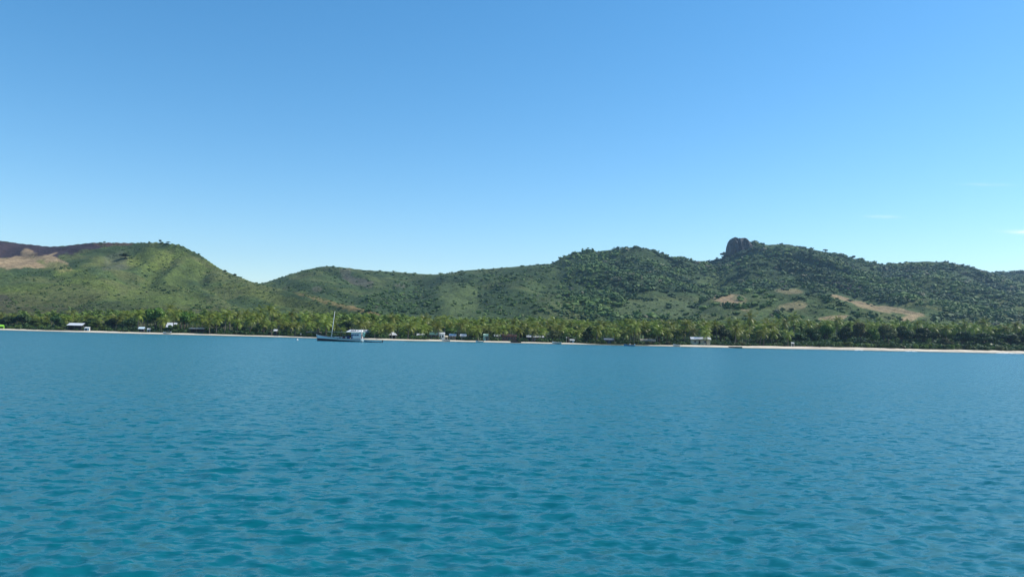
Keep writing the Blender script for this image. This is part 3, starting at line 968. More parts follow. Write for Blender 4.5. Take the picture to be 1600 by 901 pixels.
# ------------------------------------------------------------------ boats
def skin_hull(st, n, name, mat, parent, split=None):
    """st: stations (x, half beam, keel z, sheer z). Returns outer skin between two heights given as functions of the station"""
    out = []
    for part, mt, a, b in split:
        V, F = [], []
        for (sx, hb, kz, sz) in st:
            za, zb = a(sx, kz, sz), b(sx, kz, sz)
            for s in (1, -1):
                for i in range(n + 1):
                    zz = za + (zb - za) * i / n
                    u = max(0., min(1., (zz - kz) / (sz - kz)))
                    V.append((sx, s * hb * u ** .42, zz))
        m = 2 * (n + 1)
        for k in range(len(st) - 1):
            for s in range(2):
                for i in range(n):
                    p = k * m + s * (n + 1) + i
                    q = p + m
                    F.append((p, p + 1, q + 1, q) if s else (p, q, q + 1, p + 1))
        for k, fl in ((0, 0), (len(st) - 1, 1)):           # close the transom / stem
            for i in range(n):
                p, q = k * m + i, k * m + n + 1 + i
                F.append((p, p + 1, q + 1, q) if fl == 0 else (p, q, q + 1, p + 1))
        me = bpy.data.meshes.new(part)
        me.from_pydata(V, [], F)
        me.materials.append(M[mt])
        me.polygons.foreach_set('use_smooth', [True] * len(me.polygons))
        me.update()
        out.append(link(part, me, parent))
    return out

def deck_sheet(st, dz, mat, parent, name='deck', inset=.04):
    V, F = [], []
    for (sx, hb, kz, sz) in st:
        V += [(sx, hb - inset, sz + dz), (sx, -hb + inset, sz + dz)]
    for k in range(len(st) - 1):
        F.append((2 * k, 2 * k + 2, 2 * k + 3, 2 * k + 1))
    me = bpy.data.meshes.new(name)
    me.from_pydata(V, [], F)
    me.materials.append(M[mat])
    return link(name, me, parent)

def afloat(px, py):
    t, e = ray(px, py)
    Y = -CAM_H / float(e)
    return float(t) * Y, Y

# --- the moored launch: local +X is the stern, bow at x = -7.7, side to the camera
bx, by = afloat(531, 533.0)
BY = by
boat = empty('moored_boat', (bx, by, 0), R(-3))
tag(boat, 'white wooden motor boat with mast, dark bottom and canopy moored off the beach', 'boat')
st = []
for i in range(25):
    u = i / 24
    sx = -7.7 + 15.4 * u
    hb = 1.95 * min(1, (u / .42)) ** .62 * (1 - .16 * max(0, (u - .6) / .4) ** 2) + .03
    sheer = .95 + 1.15 * (1 - u) ** 2.4 + .12 * max(0, u - .7)
    keel = -.75 + .55 * max(0, 1 - u / .12)
    st.append((sx + (.0 if u else 0), hb, keel, sheer))
bootz = lambda sx, k, s: .22 + .72 * (1 - (sx + 7.7) / 15.4) ** 1.2
hp = skin_hull(st, 6, 'hull', 'hull', boat, [('bottom', 'boot', lambda a, k, s: k + .02, bootz), ('hull', 'hull', bootz, lambda a, k, s: s)])
deck_sheet(st, -.18, 'deck', boat)
rub = MB()
for s in (1, -1):
    rub.tube([(a, s * (h + .02), z_ - .03) for a, h, k, z_ in st], .055, 6)
rub.build('rubbing_strake', 'strake', boat, True)
rub = MB().tube([(-.2, -1.99, .62), (-.2, -1.99, 1.02)], .05, 6).build('fender', 'rubber', boat)
# stem post
MB().tube([(-7.72, 0, -.1), (-7.8, 0, 1.2), (-7.95, 0, 2.2)], [.08, .08, .07], 6).build('stem_post', 'hull', boat, True)
MB().box((-1.3, 0, 1.22), (5.2, 1.9, .62), taper=.95).build('deck_house', 'white', boat)
for q in (-3.1, -1.9, .2):
    MB().box((q, -.965, 1.25), (.55, .05, .26)).build('porthole', 'glass', boat)
# wheelhouse with blue window band
wh = MB().box((5.75, 0, 1.95), (3.35, 2.9, 2.1), taper=.97).build('wheelhouse', 'white', boat)
for q in (4.75, 5.55, 6.35):
    MB().box((q, -1.44, 2.26), (.70, .06, .5)).build('window', 'bluewin', wh)
MB().box((4.07, 0, 2.3), (.06, 2.2, .55)).build('window', 'bluewin', wh)
MB().box((4.35, -1.46, 1.7), (.5, .05, 1.5)).build('door', 'bluewin', wh)
MB().box((7.44, 0, 1.85), (.07, .8, 1.6)).build('door', 'strake', wh)
# flat awning forward of the wheelhouse and raised white roof over it
aw = MB().box((2.85, 0, 3.13), (9.4, 3.3, .15)).build('awning', 'awning', boat)
for q in (-1.7, .4, 2.5):
    for s in (-1, 1):
        MB().tube([(q, s * 1.45, .8), (q, s * 1.45, 3.09)], .04, 6).build('awning_post', 'strake', boat)
V = [(2.3, -1.6, 3.20), (7.6, -1.6, 3.20), (7.6, 1.6, 3.20), (2.3, 1.6, 3.20), (3.5, -.35, 4.02), (7.5, -.35, 3.95), (7.5, .35, 3.95), (3.5, .35, 4.02)]
MB().add(V, [(3, 2, 1, 0), (4, 5, 6, 7), (0, 1, 5, 4), (1, 2, 6, 5), (2, 3, 7, 6), (3, 0, 4, 7)]).build('raised_roof', 'white', boat)
for q, ww_ in ((4.2, .45), (4.75, .3), (5.4, .5), (6.3, .22)):
    MB().box((q, -1.0, 3.72), (ww_, .3, .26), .3).build('roof_gear', 'bundle' if q != 4.75 else 'navy', boat)
MB().tube([(7.55, -1.3, .8), (7.55, -1.3, 4.0)], .06, 6).build('stern_post', 'strake', boat)
MB().tube([(7.55, 1.3, .8), (7.55, 1.3, 4.0)], .06, 6).build('stern_post', 'strake', boat)
# mast raked aft
mast = MB().tube([(-2.95, 0, .8), (-2.6, 0, 4.5), (-2.05, 0, 10.0)], [.13, .11, .06], 8).build('mast', 'spar', boat, True)
MB().tube([(-4.3, 0, 3.15), (-2.75, 0, 3.1)], [.04, .05], 6).build('boom', 'mint', boat)
MB().tube([(-2.75, 0, 7.25), (-2.35, 0, 7.3), (-1.9, 0, 7.35)], .035, 5).build('crosstree', 'spar', mast)
MB().tube([(-2.3, 0, 7.8), (.6, 0, 3.2)], .022, 5).build('stay', 'rope', mast)
MB().tube([(-2.3, 0, 7.8), (-7.6, 0, 2.2)], .012, 5).build('stay', 'rope', mast)
MB().tube([(-2.2, 0, 9.0), (7.4, 0, 3.9)], .010, 5).build('stay', 'rope', mast)
MB().tube([(7.5, -1.7, .45), (7.5, -1.7, .75), (7.5, -1.7, .9)], [.12, .22, .08], 10).build('fender', 'white', boat, True)
# pale green cloth hung over the stern rail
V, F = [], []
for i in range(7):
    for j in range(8):
        u, w_ = i / 6, j / 7
        V.append((7.75 + 1.05 * u * (1 - .25 * w_), -1.0 + .14 * math.sin(u * 9 + w_ * 2), 3.35 - 1.55 * w_ - .22 * u + .05 * math.sin(6 * u)))
for i in range(6):
    for j in range(7):
        p = i * 8 + j
        F.append((p, p + 8, p + 9, p + 1))
cl = MB().add(V, F).build('cloth', 'mint', boat, True)
sd = cl.modifiers.new('thickness', 'SOLIDIFY')
sd.thickness = .02
MB().tube([(7.5, -1.0, 3.3), (9.0, -1.0, 3.22)], .035, 6).build('cloth_pole', 'spar', boat)

def bundle(px_local, s, mat, label, name='cargo_bundle'):
    r = np.random.default_rng(int(abs(px_local[0]) * 10))
    bm = bmesh.new()
    bmesh.ops.create_icosphere(bm, subdivisions=3, radius=1)
    for v in bm.verts:
        c = v.co
        k = 1 + .22 * math.sin(3 * c.x + px_local[0]) * math.cos(4 * c.y) + .06 * r.normal()
        v.co = Vector((math.copysign(abs(c.x) ** .7, c.x) * s[0], math.copysign(abs(c.y) ** .7, c.y) * s[1], max(c.z, -.6) * s[2])) * k
    me = bpy.data.meshes.new(name)
    bm.to_mesh(me)
    bm.free()
    me.materials.append(M[mat])
    zmin = min(v.co.z for v in me.vertices)
    p = boat.matrix_basis @ Vector((px_local[0], px_local[1], px_local[2] - zmin))
    o = link(name, me, None, p)
    tag(o, label, 'cargo')
bpy.context.view_layer.update()
bundle((1.7, -1.3, .85), (.55, .4, .5), 'bundle', 'maroon bundle on the deck amidships of the moored boat')
bundle((3.2, -1.25, .85), (.45, .4, .6), 'navy', 'navy bundle on deck in front of the boat wheelhouse')
bundle((-4.6, -.5, 1.05), (.55, .5, .4), 'navy', 'dark bundle on the foredeck beside the boat mast')
bundle((2.4, -1.2, .85), (.3, .3, .45), 'white', 'small white sack on deck between the maroon and navy bundles')

def skiff(name, px, py, length, label, mat='white', rz=0.0, motor=None, beam=.75, free=.5, inner='deck', ashore=None, bow=-1):
    if ashore is None:
        x, y = afloat(px, py)
        z = 0.
    else:
        x, y, z = place(px, ashore)
        z += .12
    e = empty(name, (x, y, z), rz)
    tag(e, label, 'boat')
    st = []
    for i in range(13):
        u = i / 12
        st.append((bow * (length / 2 - length * u), beam * (min(1, u / .5) ** .6) * (1 - .12 * u) + .02, -.16 + .14 * (1 - u) ** 4, free + .32 * (1 - u) ** 2.5))
    if bow > 0:
        st = st[::-1]
    skin_hull(st, 4, 'hull', mat, e, [('hull', mat, lambda a, k, s: k, lambda a, k, s: s)])
    deck_sheet(st, -.28, inner, e, 'floor', .08)
    g = MB()
    for s in (1, -1):
        g.tube([(a, s * h, z_) for a, h, k, z_ in st], .035, 5)
    g.build('gunwale', mat, e, True)
    for q in (-.18, .15, .36):
        xx = -bow * length * q
        MB().box((xx, 0, free - .1), (.28, beam * 1.75, .05)).build('thwart', inner, e)
    if motor:
        mo = MB().box((-bow * (length / 2 + .12), 0, free + .32), (.42, .36, .5), taper=.8).build('outboard_motor', motor, e)
        MB().box((-bow * (length / 2 + .14), 0, free - .25), (.16, .14, .75)).build('shaft', 'rubber', mo)
    return e
skiff('skiff', 583, 534.6, 5.9, 'slate blue skiff with black outboard tied behind the moored boat', 'skiff', R(-2), 'rubber', free=.24, inner='skiff')
skiff('dinghy', 260.5, 520, 3.4, 'pale dinghy pulled up on the left beach', 'white', R(8), 'white', ashore=3, free=.45)
skiff('dinghy', 749, 534.6, 3.2, 'white dinghy at the water edge before the pale green house', 'white', R(15), 'rubber', free=.5)
skiff('canoe', 806, 535, 4.8, 'dark canoe drawn up before the long red roofed building', 'darkhull', R(4), None, beam=.45, free=.38, inner='darkhull', ashore=2)
skiff('dinghy', 870, 537.5, 4.2, 'long white dinghy at the water edge below the olive tree', 'white', R(-12), None, ashore=1.2, free=.5)
skiff('skiff', 983, 540.2, 4.6, 'blue skiff with a person aboard near the middle beach', 'bluehull', R(3), 'white', free=.42)
skiff('dinghy', 1057, 541, 3.2, 'small white dinghy on the sand left of the cream veranda house', 'white', R(10), None, ashore=2, free=.5)
skiff('skiff', 697, 532, 3.6, 'low pale skiff on sand below the white two window house', 'white', R(5), None, ashore=2.5, free=.4)
# dark flat pontoon at the waterline
x, y, z = place(1149, 1.2)
pt = empty('pontoon', (x, y, max(z, 0)), R(2))
tag(pt, 'long flat dark pontoon lying at the waterline on the right beach', 'pontoon')
for q in range(8):
    MB().box((-2.6 + .745 * q, 0, .42), (.7, 1.7, .09)).build('plank', 'darkhull', pt)
for s in (-1, 1):
    MB().tube([(-2.95, s * .6, .12), (2.95, s * .6, .12)], .25, 8).build('float', 'darkhull', pt)
# little lines of surf on the right beach
def surf(px0, px1, label):
    V, F = [], []
    n = 26
    for i in range(n):
        u = i / (n - 1)
        px = px0 + (px1 - px0) * u
        t = float(ray(px, 548)[0])
        Y = float(shore(t)) - 1.6 + .5 * math.sin(px * .7) + .3 * math.sin(px * 1.9)
        w = (.25 + .5 * math.sin(math.pi * u)) * (1 + .4 * math.sin(px * 2.3))
        V += [(t * Y, Y - w, .0), (t * Y, Y - w * .2, .10 + .12 * math.sin(math.pi * u)), (t * Y, Y + w, .01)]
    for i in range(n - 1):
        p = i * 3
        F += [(p, p + 3, p + 4, p + 1), (p + 1, p + 4, p + 5, p + 2)]
    o = MB().add(V, F).build('surf', 'white', None, True)
    tag(o, label, 'surf', kind='stuff')
surf(1414, 1433, 'short white line of surf near the right beach')
surf(1556, 1596, 'longer white line of surf at the far right beach')
surf(1335, 1349, 'faint white line of surf below the pale hedge')
# mooring buoy
x, y = afloat(464.5, 531.3)
bu = empty('mooring_buoy', (x, y, 0))
tag(bu, 'small white mooring buoy left of the moored boat', 'buoy')
MB().tube([(0, 0, -.25), (0, 0, -.05), (0, 0, .2), (0, 0, .42), (0, 0, .5)], [.12, .3, .32, .2, .05], 12).build('float', 'white', bu, True)
MB().tube([(0, 0, .48), (0, 0, .72)], .03, 6).build('ring', 'rope', bu)

# ------------------------------------------------------------------ a seated person in the blue skiff and a standing one ashore
def person(loc, rz, label, pose, shirt, name='person'):
    J = {'pelvis': (0, 0, .92), 'chest': (0, .02, 1.32), 'neck': (0, .02, 1.5), 'head': (0, 0, 1.64), 'crown': (0, 0, 1.76),
         'hl': (.1, 0, .88), 'kl': (.11, -.03, .48), 'al': (.11, .03, .07), 'tl': (.12, -.14, .03),
         'hr': (-.1, 0, .88), 'kr': (-.12, -.06, .48), 'ar': (-.12, -.02, .07), 'tr': (-.13, -.19, .03),
         'sl': (.19, .02, 1.42), 'el': (.25, .02, 1.14), 'wl': (.24, -.1, .92), 'fl': (.23, -.15, .82),
         'sr': (-.19, .02, 1.42), 'er': (-.25, .02, 1.14), 'wr': (-.24, -.1, .92), 'fr': (-.23, -.15, .82)}
    if pose == 'sit':
        for k in J:
            a = J[k]
            J[k] = (a[0], a[1], a[2] - .47)
        for s, q in (('l', 1), ('r', -1)):
            J['k' + s] = (.13 * q, -.42, .48)
            J['a' + s] = (.13 * q, -.45, .07)
            J['t' + s] = (.13 * q, -.6, .04)
            J['w' + s] = (.2 * q, -.3, .58)
            J['f' + s] = (.18 * q, -.38, .55)
    rad = dict(pelvis=.15, chest=.17, neck=.06, head=.1, crown=.07, h=.1, k=.065, a=.045, t=.04, s=.075, e=.05, w=.035, f=.03)
    E = [('pelvis', 'chest'), ('chest', 'neck'), ('neck', 'head'), ('head', 'crown')]
    for s in 'lr':
        E += [('pelvis', 'h' + s), ('h' + s, 'k' + s), ('k' + s, 'a' + s), ('a' + s, 't' + s), ('chest', 's' + s), ('s' + s, 'e' + s), ('e' + s, 'w' + s), ('w' + s, 'f' + s)]
    ks = list(J)
    me = bpy.data.meshes.new('body')
    me.from_pydata([J[k] for k in ks], [(ks.index(a), ks.index(b)) for a, b in E], [])
    root = empty(name, loc, rz)
    tag(root, label, 'person')
    o = link('body', me, root)
    o.modifiers.new('skin', 'SKIN')
    o.modifiers.new('sub', 'SUBSURF').levels = 1
    for i, k in enumerate(ks):
        r_ = rad.get(k, rad.get(k[0]))
        me.skin_vertices[0].data[i].radius = (r_, r_ * .85)
    me.skin_vertices[0].data[0].use_root = True
    me.materials.append(M['skin'])
    pz = J['pelvis'][2]
    MB().tube([(0, .01, pz - .1), (0, .01, pz + .12), (0, .02, pz + .4), (0, .02, pz + .56)], [.2, .19, .225, .12], 10).build('shirt', shirt, root, True)
    MB().tube([(0, .02, pz + .7), (0, .03, pz + .8), (0, .02, pz + .88)], [.10, .125, .06], 8).build('hair', 'rubber', root, True)
bx2, by2 = afloat(983, 540.2)
person((bx2 + .3, by2, .0), R(80), 'person in white top sitting in the blue skiff', 'sit', 'white')
x, y, z = place(470, 14)
person((x, y, z), R(20), 'person in white top standing on sand left of the thatched hut', 'stand', 'white')

# ------------------------------------------------------------------ coastal trees
LAND = [(-400, -4, 'past the lime green shelter'), (-4, 60, 'near the lime green shelter'), (60, 105, 'left of the open dark shelter'), (105, 205, 'around the open dark shelter'),
        (205, 290, 'around the half hidden white house'), (290, 345, 'around the flat grey roofed shelter'), (345, 420, 'on the shaded beach left of boat'),
        (420, 490, 'just left of the moored boat bow'), (490, 600, 'behind the moored boat'), (600, 668, 'around the small pyramid roofed hut'),
        (668, 735, 'around the white two window house'), (735, 815, 'around the long red roofed building'), (815, 880, 'around the low dark red house'),
        (880, 965, 'around the blue grey beach shed'), (965, 1070, 'above the long low dark shed'), (1070, 1120, 'around the cream veranda house'),
        (1120, 1235, 'behind the dark pontoon'), (1235, 1330, 'around the small slatted beach hut'), (1330, 1460, 'behind the pale right hedge'),
        (1460, 1604, 'at the beach right end'), (1604, 2200, 'past the beach right end')]
def where(px):
    for a, b, s in LAND:
        if a <= px < b:
            return s
    return LAND[-1][2]

def blocked(px, d, half):
    return any(a - half < px < b + half and d < dd_ + 6 for a, b, dd_ in CLEAR)

BROAD = {'leaf': [tree_variant(20 + k, 'leaf', 8, 4.4, 2100, .40) for k in range(4)],
         'leaf_dark': [tree_variant(30 + k, 'leaf_dark', 8, 4.2, 2000, .40, low=.15) for k in range(4)],
         'leaf_olive': [tree_variant(40 + k, 'leaf_olive', 8, 3.8, 1900, .30, stems=2) for k in range(3)]}
SHRUBS = {'shrub': [shrub_variant(50 + k, 'shrub') for k in range(4)], 'leaf_dark': [shrub_variant(60 + k, 'leaf_dark') for k in range(3)],
          'leaf_olive': [shrub_variant(70 + k, 'leaf_olive') for k in range(2)]}
ADJ = {'leaf': 'bright green', 'leaf_dark': 'dark green', 'leaf_olive': 'olive grey', 'shrub': 'light green'}

trees = []          # (px, d, top y or None, width px, material)
for px, d, ytop, wpx, mt in (
        (12, 34, 493, 34, 'leaf_dark'), (38, 38, 490, 36, 'leaf_dark'), (60, 28, 497, 30, 'leaf'), (88, 30, 494, 26, 'leaf_dark'), (99, 44, 489, 34, 'leaf'),
        (140, 36, 496, 28, 'leaf_dark'), (152, 30, 501, 24, 'leaf'), (176, 36, 496, 30, 'leaf_dark'), (242, 42, 479, 42, 'leaf'), (205, 34, 495, 26, 'leaf_dark'),
        (264, 23, 507, 13, 'leaf_dark'), (274, 25, 506, 12, 'leaf'), (286, 46, 486, 30, 'leaf'), (335, 40, 497, 30, 'leaf_dark'), (372, 36, 502, 28, 'leaf_dark'), (398, 22, 510, 16, 'leaf'), (412, 38, 500, 28, 'leaf_dark'), (447, 34, 505, 26, 'leaf_dark'),
        (520, 40, 502, 30, 'leaf_dark'), (545, 44, 500, 30, 'leaf_dark'), (592, 40, 504, 26, 'leaf_dark'), (637, 40, 508, 24, 'leaf_dark'), (662, 36, 507, 24, 'leaf'), (700, 48, 506, 30, 'leaf'),
        (738, 36, 512, 22, 'leaf_dark'), (766, 44, 510, 26, 'leaf_dark'), (815, 40, 510, 24, 'leaf_dark'), (866, 26, 515, 30, 'leaf_olive'), (902, 34, 507, 34, 'leaf_dark'),
        (926, 36, 509, 32, 'leaf_dark'), (915, 27, 517, 22, 'leaf_dark'), (972, 34, 509, 28, 'leaf'), (992, 40, 507, 28, 'leaf'), (1012, 38, 508, 34, 'leaf'), (1044, 34, 506, 40, 'leaf'),
        (1030, 46, 503, 34, 'leaf_dark'), (1064, 40, 512, 22, 'leaf'), (1128, 42, 506, 34, 'leaf_dark'), (1150, 36, 513, 26, 'leaf_dark'), (1186, 40, 508, 26, 'leaf'),
        (1212, 32, 517, 34, 'leaf_dark'), (1246, 34, 519, 36, 'leaf_dark'), (1270, 44, 512, 30, 'leaf_dark'), (1322, 46, 508, 32, 'leaf_dark'), (1343, 38, 503, 34, 'leaf_olive'),
        (1362, 34, 512, 22, 'leaf'), (1386, 40, 507, 36, 'leaf_olive'), (1410, 52, 508, 34, 'leaf_dark'), (1444, 50, 511, 44, 'leaf_dark'), (1478, 36, 527, 26, 'leaf_olive'),
        (1505, 56, 517, 40, 'leaf_dark'), (1540, 54, 519, 40, 'leaf_dark'), (1578, 50, 520, 44, 'leaf_dark'), (1612, 48, 518, 44, 'leaf_dark'), (1650, 48, 520, 44, 'leaf'),
        (-30, 36, 490, 40, 'leaf'), (-80, 36, 488, 44, 'leaf_dark'), (-140, 36, 488, 44, 'leaf'), (1700, 48, 520, 50, 'leaf_dark'), (1560, 70, 512, 36, 'leaf'), (1600, 75, 512, 36, 'leaf_dark'),
        (1470, 75, 508, 36, 'leaf'), (1290, 60, 507, 30, 'leaf')):
    trees.append((px, d, ytop, wpx, mt))
trees.sort()
cnt = {}
for px, d, ytop, wpx, mt in trees:
    key = (where(px), mt)
    cnt.setdefault(key, []).append(px)
seen = {}
for i, (px, d, ytop, wpx, mt) in enumerate(trees):
    x, y, z = place(px, d)
    e_top = float(ray(px, ytop)[1])
    h = max(2.5, CAM_H + e_top * y - z)
    sw = wpx / FPX * y / 9.6
    key = (where(px), mt)
    k = seen[key] = seen.get(key, 0) + 1
    tot = len(cnt[key])
    size = 'tall' if h > 9 else 'low' if h < 6.5 else 'rounded'
    lab = f'{size} {ADJ[mt]} leafy tree {key[0]}' if tot == 1 else f'{ORD[k-1]} {ADJ[mt]} leafy tree from left {key[0]}'
    me = BROAD[mt][i % len(BROAD[mt])]
    put('leafy_tree', (('trunk', me[0]), ('crown', me[1])), (x, y, z), random.random() * 6.28, (sw, sw, h / 8), lab, 'tree', 'leafy trees along the shore')

# shrubs along the back of the beach
shr = []
for px in np.arange(-60, 1700, 7.0):
    p = px + random.uniform(-3, 3)
    if p > 1280:
        pr, hh = .95, random.uniform(1.3, 3.0)
    elif p > 1130:
        pr, hh = .7, random.uniform(1.0, 2.4)
    elif p < 210:
        pr, hh = .8, random.uniform(1.0, 2.4)
    else:
        pr, hh = .38, random.uniform(.7, 1.8)
    d = 15.5 + random.uniform(.5, 4.5)
    if random.random() < pr and not blocked(p, d - 6, 2):
        mt = random.choices(['shrub', 'leaf_dark', 'leaf_olive'], (5, 3 if p < 1480 else 7, 2))[0]
        if 1295 < p < 1348:
            mt = 'shrub'
        shr.append((p, d, hh, mt))
cnt, seen = {}, {}
for p, d, hh, mt in shr:
    cnt[(where(p), mt)] = cnt.get((where(p), mt), 0) + 1
for i, (p, d, hh, mt) in enumerate(shr):
    x, y, z = place(p, d)
    key = (where(p), mt)
    k = seen[key] = seen.get(key, 0) + 1
    tot = cnt[key]
    lab = f'{ADJ[mt]} beach shrub {key[0]}' if tot == 1 else f'{ORD[min(k,20)-1]} {ADJ[mt]} shrub from left {key[0]}'
    me = SHRUBS[mt][i % len(SHRUBS[mt])]
    s = hh / 2 * random.uniform(.9, 1.3)
    put('beach_shrub', (('stem', me[0]), ('foliage', me[1])), (x, y, z), random.random() * 6.28, (s, s, hh / 2), lab, 'shrub', 'shrubs along the back of the beach')

# dense low undergrowth between the trunks
def undergrowth():
    r = np.random.default_rng(23)
    n = 1900
    px = r.uniform(-140, 1760, n)
    d = 14 + 60 * r.random(n) ** 1.3
    h = r.uniform(.8, 2.0, n) * (1 + .35 * (px > 1200)) * (1 + .02 * (d - 14))
    V, F, off = [], [], 0
    kinds = [leaf_cloud([(0, 0, .35, .75, .75, .6), (.5, .2, .25, .55, .5, .4), (-.45, -.2, .3, .5, .55, .45)], 46, .2, r) for _ in range(8)]
    t = ray(px, np.full(n, 520.))[0]
    Y = shore(t) + d + beach_w(t) - 13.5
    X = t * Y
    Z = hgt(X, Y)
    for i in range(n):
        front = any(a < px[i] < b and d[i] < q + 2 for a, b, q in CLEAR)
        if front and (d[i] > 20 or r.random() < .6):
            continue
        if front:
            h[i] = r.uniform(.5, .9)
        v, f = kinds[r.integers(8)]
        a = r.random() * 6.28
        c, s = math.cos(a), math.sin(a)
        k = h[i]
        vv = np.stack([(v[:, 0] * c - v[:, 1] * s) * k * 1.3, (v[:, 0] * s + v[:, 1] * c) * k * 1.3, np.maximum(v[:, 2], -.05) * k], 1) + np.array([X[i], Y[i], Z[i]])
        V.append(vv)
        F.append(f + off)
        off += len(vv)
    o = link('undergrowth', np_mesh('undergrowth', np.vstack(V), np.vstack(F), 'leaf_dark'))
    tag(o, 'dense dark undergrowth between the tree trunks along the shore', 'undergrowth', kind='stuff')
undergrowth()

# coconut palms
palms = []
def tops(px):        # height of the palm canopy line in the photograph
    return np.interp(px, [-300, 0, 100, 200, 240, 300, 350, 420, 500, 560, 620, 700, 800, 900, 1000, 1080, 1130, 1200, 1300, 1400, 1500, 1600, 1900],
                     [484, 487, 487, 484, 480, 481, 484, 484, 486, 489, 492, 495, 497, 498, 499, 497, 499, 497, 497, 499, 501, 504, 512])
specials = {215: ('broad yellow green coconut palm standing out left of the half hidden white house', 26, 484),
            303: ('coconut palm leaning left over the flat grey roofed shelter', 27, 494), 316: ('slender coconut palm just right of the flat grey roofed shelter', 27, 492),
            1069: ('tall dark coconut palm rising left of the cream veranda house', 30, 499), 1171: ('tallest lone coconut palm rising above the grove behind the pontoon', 62, 488)}
for px, (lb, d, yt) in specials.items():
    palms.append((px, d, yt, lb))
rows = [(17.5, 23, 24, .65), (24, 34, 14.5, .80), (36, 50, 15, .95), (52, 76, 16.5, 1.0)]
for a, b, stepx, pr in rows:
    px = -70.0
    while px < 1650:
        px += stepx * random.uniform(.6, 1.4)
        d = random.uniform(a, b)
        if px > 1235 and a < 50:
            continue
        if px < 205 and a < 36 or a < 20 and px < 330:
            continue
        if random.random() > pr or blocked(px, d, 0.0) and random.random() < .55:
            continue
        if any(abs(px - q) < 5 for q in specials) and a < 60:
            continue
        u = {17.5: .70, 24: .76, 36: .88, 52: 1.0}[a]
        if random.random() < .12:
            u *= 1.18
        base_py = None
        palms.append((px, d, None, u))
palms.sort(key=lambda q: q[0])
palms_ind = palms[:]
cnt, seen, todo = {}, {}, []
for px, d, yt, u in palms_ind:
    x, y, z = place(px, d)
    by_ = float(project(x, y, z)[1])
    if yt is None:
        full = (by_ - tops(px)) * (.70 + .50 * float(vnoise(np.array([px / 21.]), np.array([.5]), 77)[0]))
        yt2 = by_ - full * random.uniform(u - .20, u + .08)
        lb = None
        row = 'in front row' if d < 50 else 'in back row'
        key = (where(px), row)
        cnt[key] = cnt.get(key, 0) + 1
    else:
        yt2, lb, key = yt, u, None
    h = max(4.5, CAM_H + float(ray(px, yt2)[1]) * y - z)
    todo.append((x, y, z, h, lb, key))
for x, y, z, h, lb, key in todo:
    if lb is None:
        k = seen[key] = seen.get(key, 0) + 1
        tot = cnt[key]
        o_ = ORD[k - 1] if k <= 20 else f'{k}th'
        lb = f'coconut palm {key[1]} {key[0]}' if tot == 1 else f'{o_} coconut palm from left {key[1]} {key[0]}'
    i = min(range(10), key=lambda q: abs(PALMS[q][2] - h) + random.random() * 1.6)
    tr, cm, hh = PALMS[i]
    s = h / hh
    put('coconut_palm', (('trunk', tr), ('crown', cm)), (x, y, z), random.random() * 6.28, (max(.8, min(1.2, s ** .5)), max(.8, min(1.2, s ** .5)), s), lb, 'palm tree',
        'coconut palms along the shore')

# the rest of the grove further back, too many and too small to tell apart
def far_palms():
    V, F, off = [], [], 0
    kinds = []
    for k in range(5):
        v, f = palm_crown(200 + k, 15, 3.7, True)
        kinds.append((v, f))
    tv = np.array(MB().tube([(0, 0, -1), (0.1, 0, .5), (0, 0, 1)], [.2, .17, .13], 4).v)
    tf = np.array(MB().tube([(0, 0, -1), (0.1, 0, .5), (0, 0, 1)], [.2, .17, .13], 4).f[:8])
    r = np.random.default_rng(5)
    n = 1700
    px = r.uniform(-200, 1800, n)
    d = 62 + 170 * r.random(n) ** 1.2 + np.where(px > 1150, 60 * r.random(n), 0)
    t, _ = ray(px, np.full(n, 505.))
    Y = shore(t) + d
    X = t * Y
    Z = hgt(X, Y)
    h = r.uniform(6.5, 10.5, n)
    top_py = project(X, Y, Z + h + 2.0)[1]
    keep = (Z < 22) & ~hidden(X, Y, Z + h + 2.5) & (top_py > tops(px) - 3 + r.random(n) * 8 + 9 * vnoise(px / 21, np.full(n, .5), 77) - 4)
    for i in np.nonzero(keep)[0]:
        v, f = kinds[r.integers(5)]
        a = r.random() * 6.28
        c, s = math.cos(a), math.sin(a)
        vv = np.stack([v[:, 0] * c - v[:, 1] * s, v[:, 0] * s + v[:, 1] * c, v[:, 2]], 1) + np.array([X[i], Y[i], Z[i] + h[i]])
        V.append(vv)
        F.append(f + off)
        off += len(vv)
        tt_ = tv.copy()
        tt_[:, 2] = np.where(tt_[:, 2] < 0, -.4, tt_[:, 2] * h[i])
        V.append(tt_ + np.array([X[i], Y[i], Z[i]]))
        F.append(tf + off)
        off += len(tt_)
    o = link('palm_grove', np_mesh('palm_grove', np.vstack(V), np.vstack(F), 'palm_far'))
    tag(o, 'distant mass of coconut palms filling the flat behind the shore', 'palm grove', kind='stuff')
far_palms()

# ------------------------------------------------------------------ woods and scrub on the hills
def crown_kind(seed, nleaf=24):
    bm = bmesh.new()
    bmesh.ops.create_icosphere(bm, subdivisions=2, radius=1)
    r = np.random.default_rng(seed)
    v = np.array([q.co for q in bm.verts])
    f = np.array([[q.index for q in p.verts] for p in bm.faces])
    bm.free()
    v = v * (1 + .26 * r.normal(size=(len(v), 1)))
    v[:, 2] = v[:, 2] * .8 + .55
    lv, lf = leaf_cloud([(0, 0, .55, 1.1, 1.1, .9)], nleaf, .26, r)
    lf3 = np.concatenate([lf[:, [0, 1, 2]], lf[:, [0, 2, 3]]])
    return np.vstack([v, lv]), np.vstack([f, lf3 + len(v)])

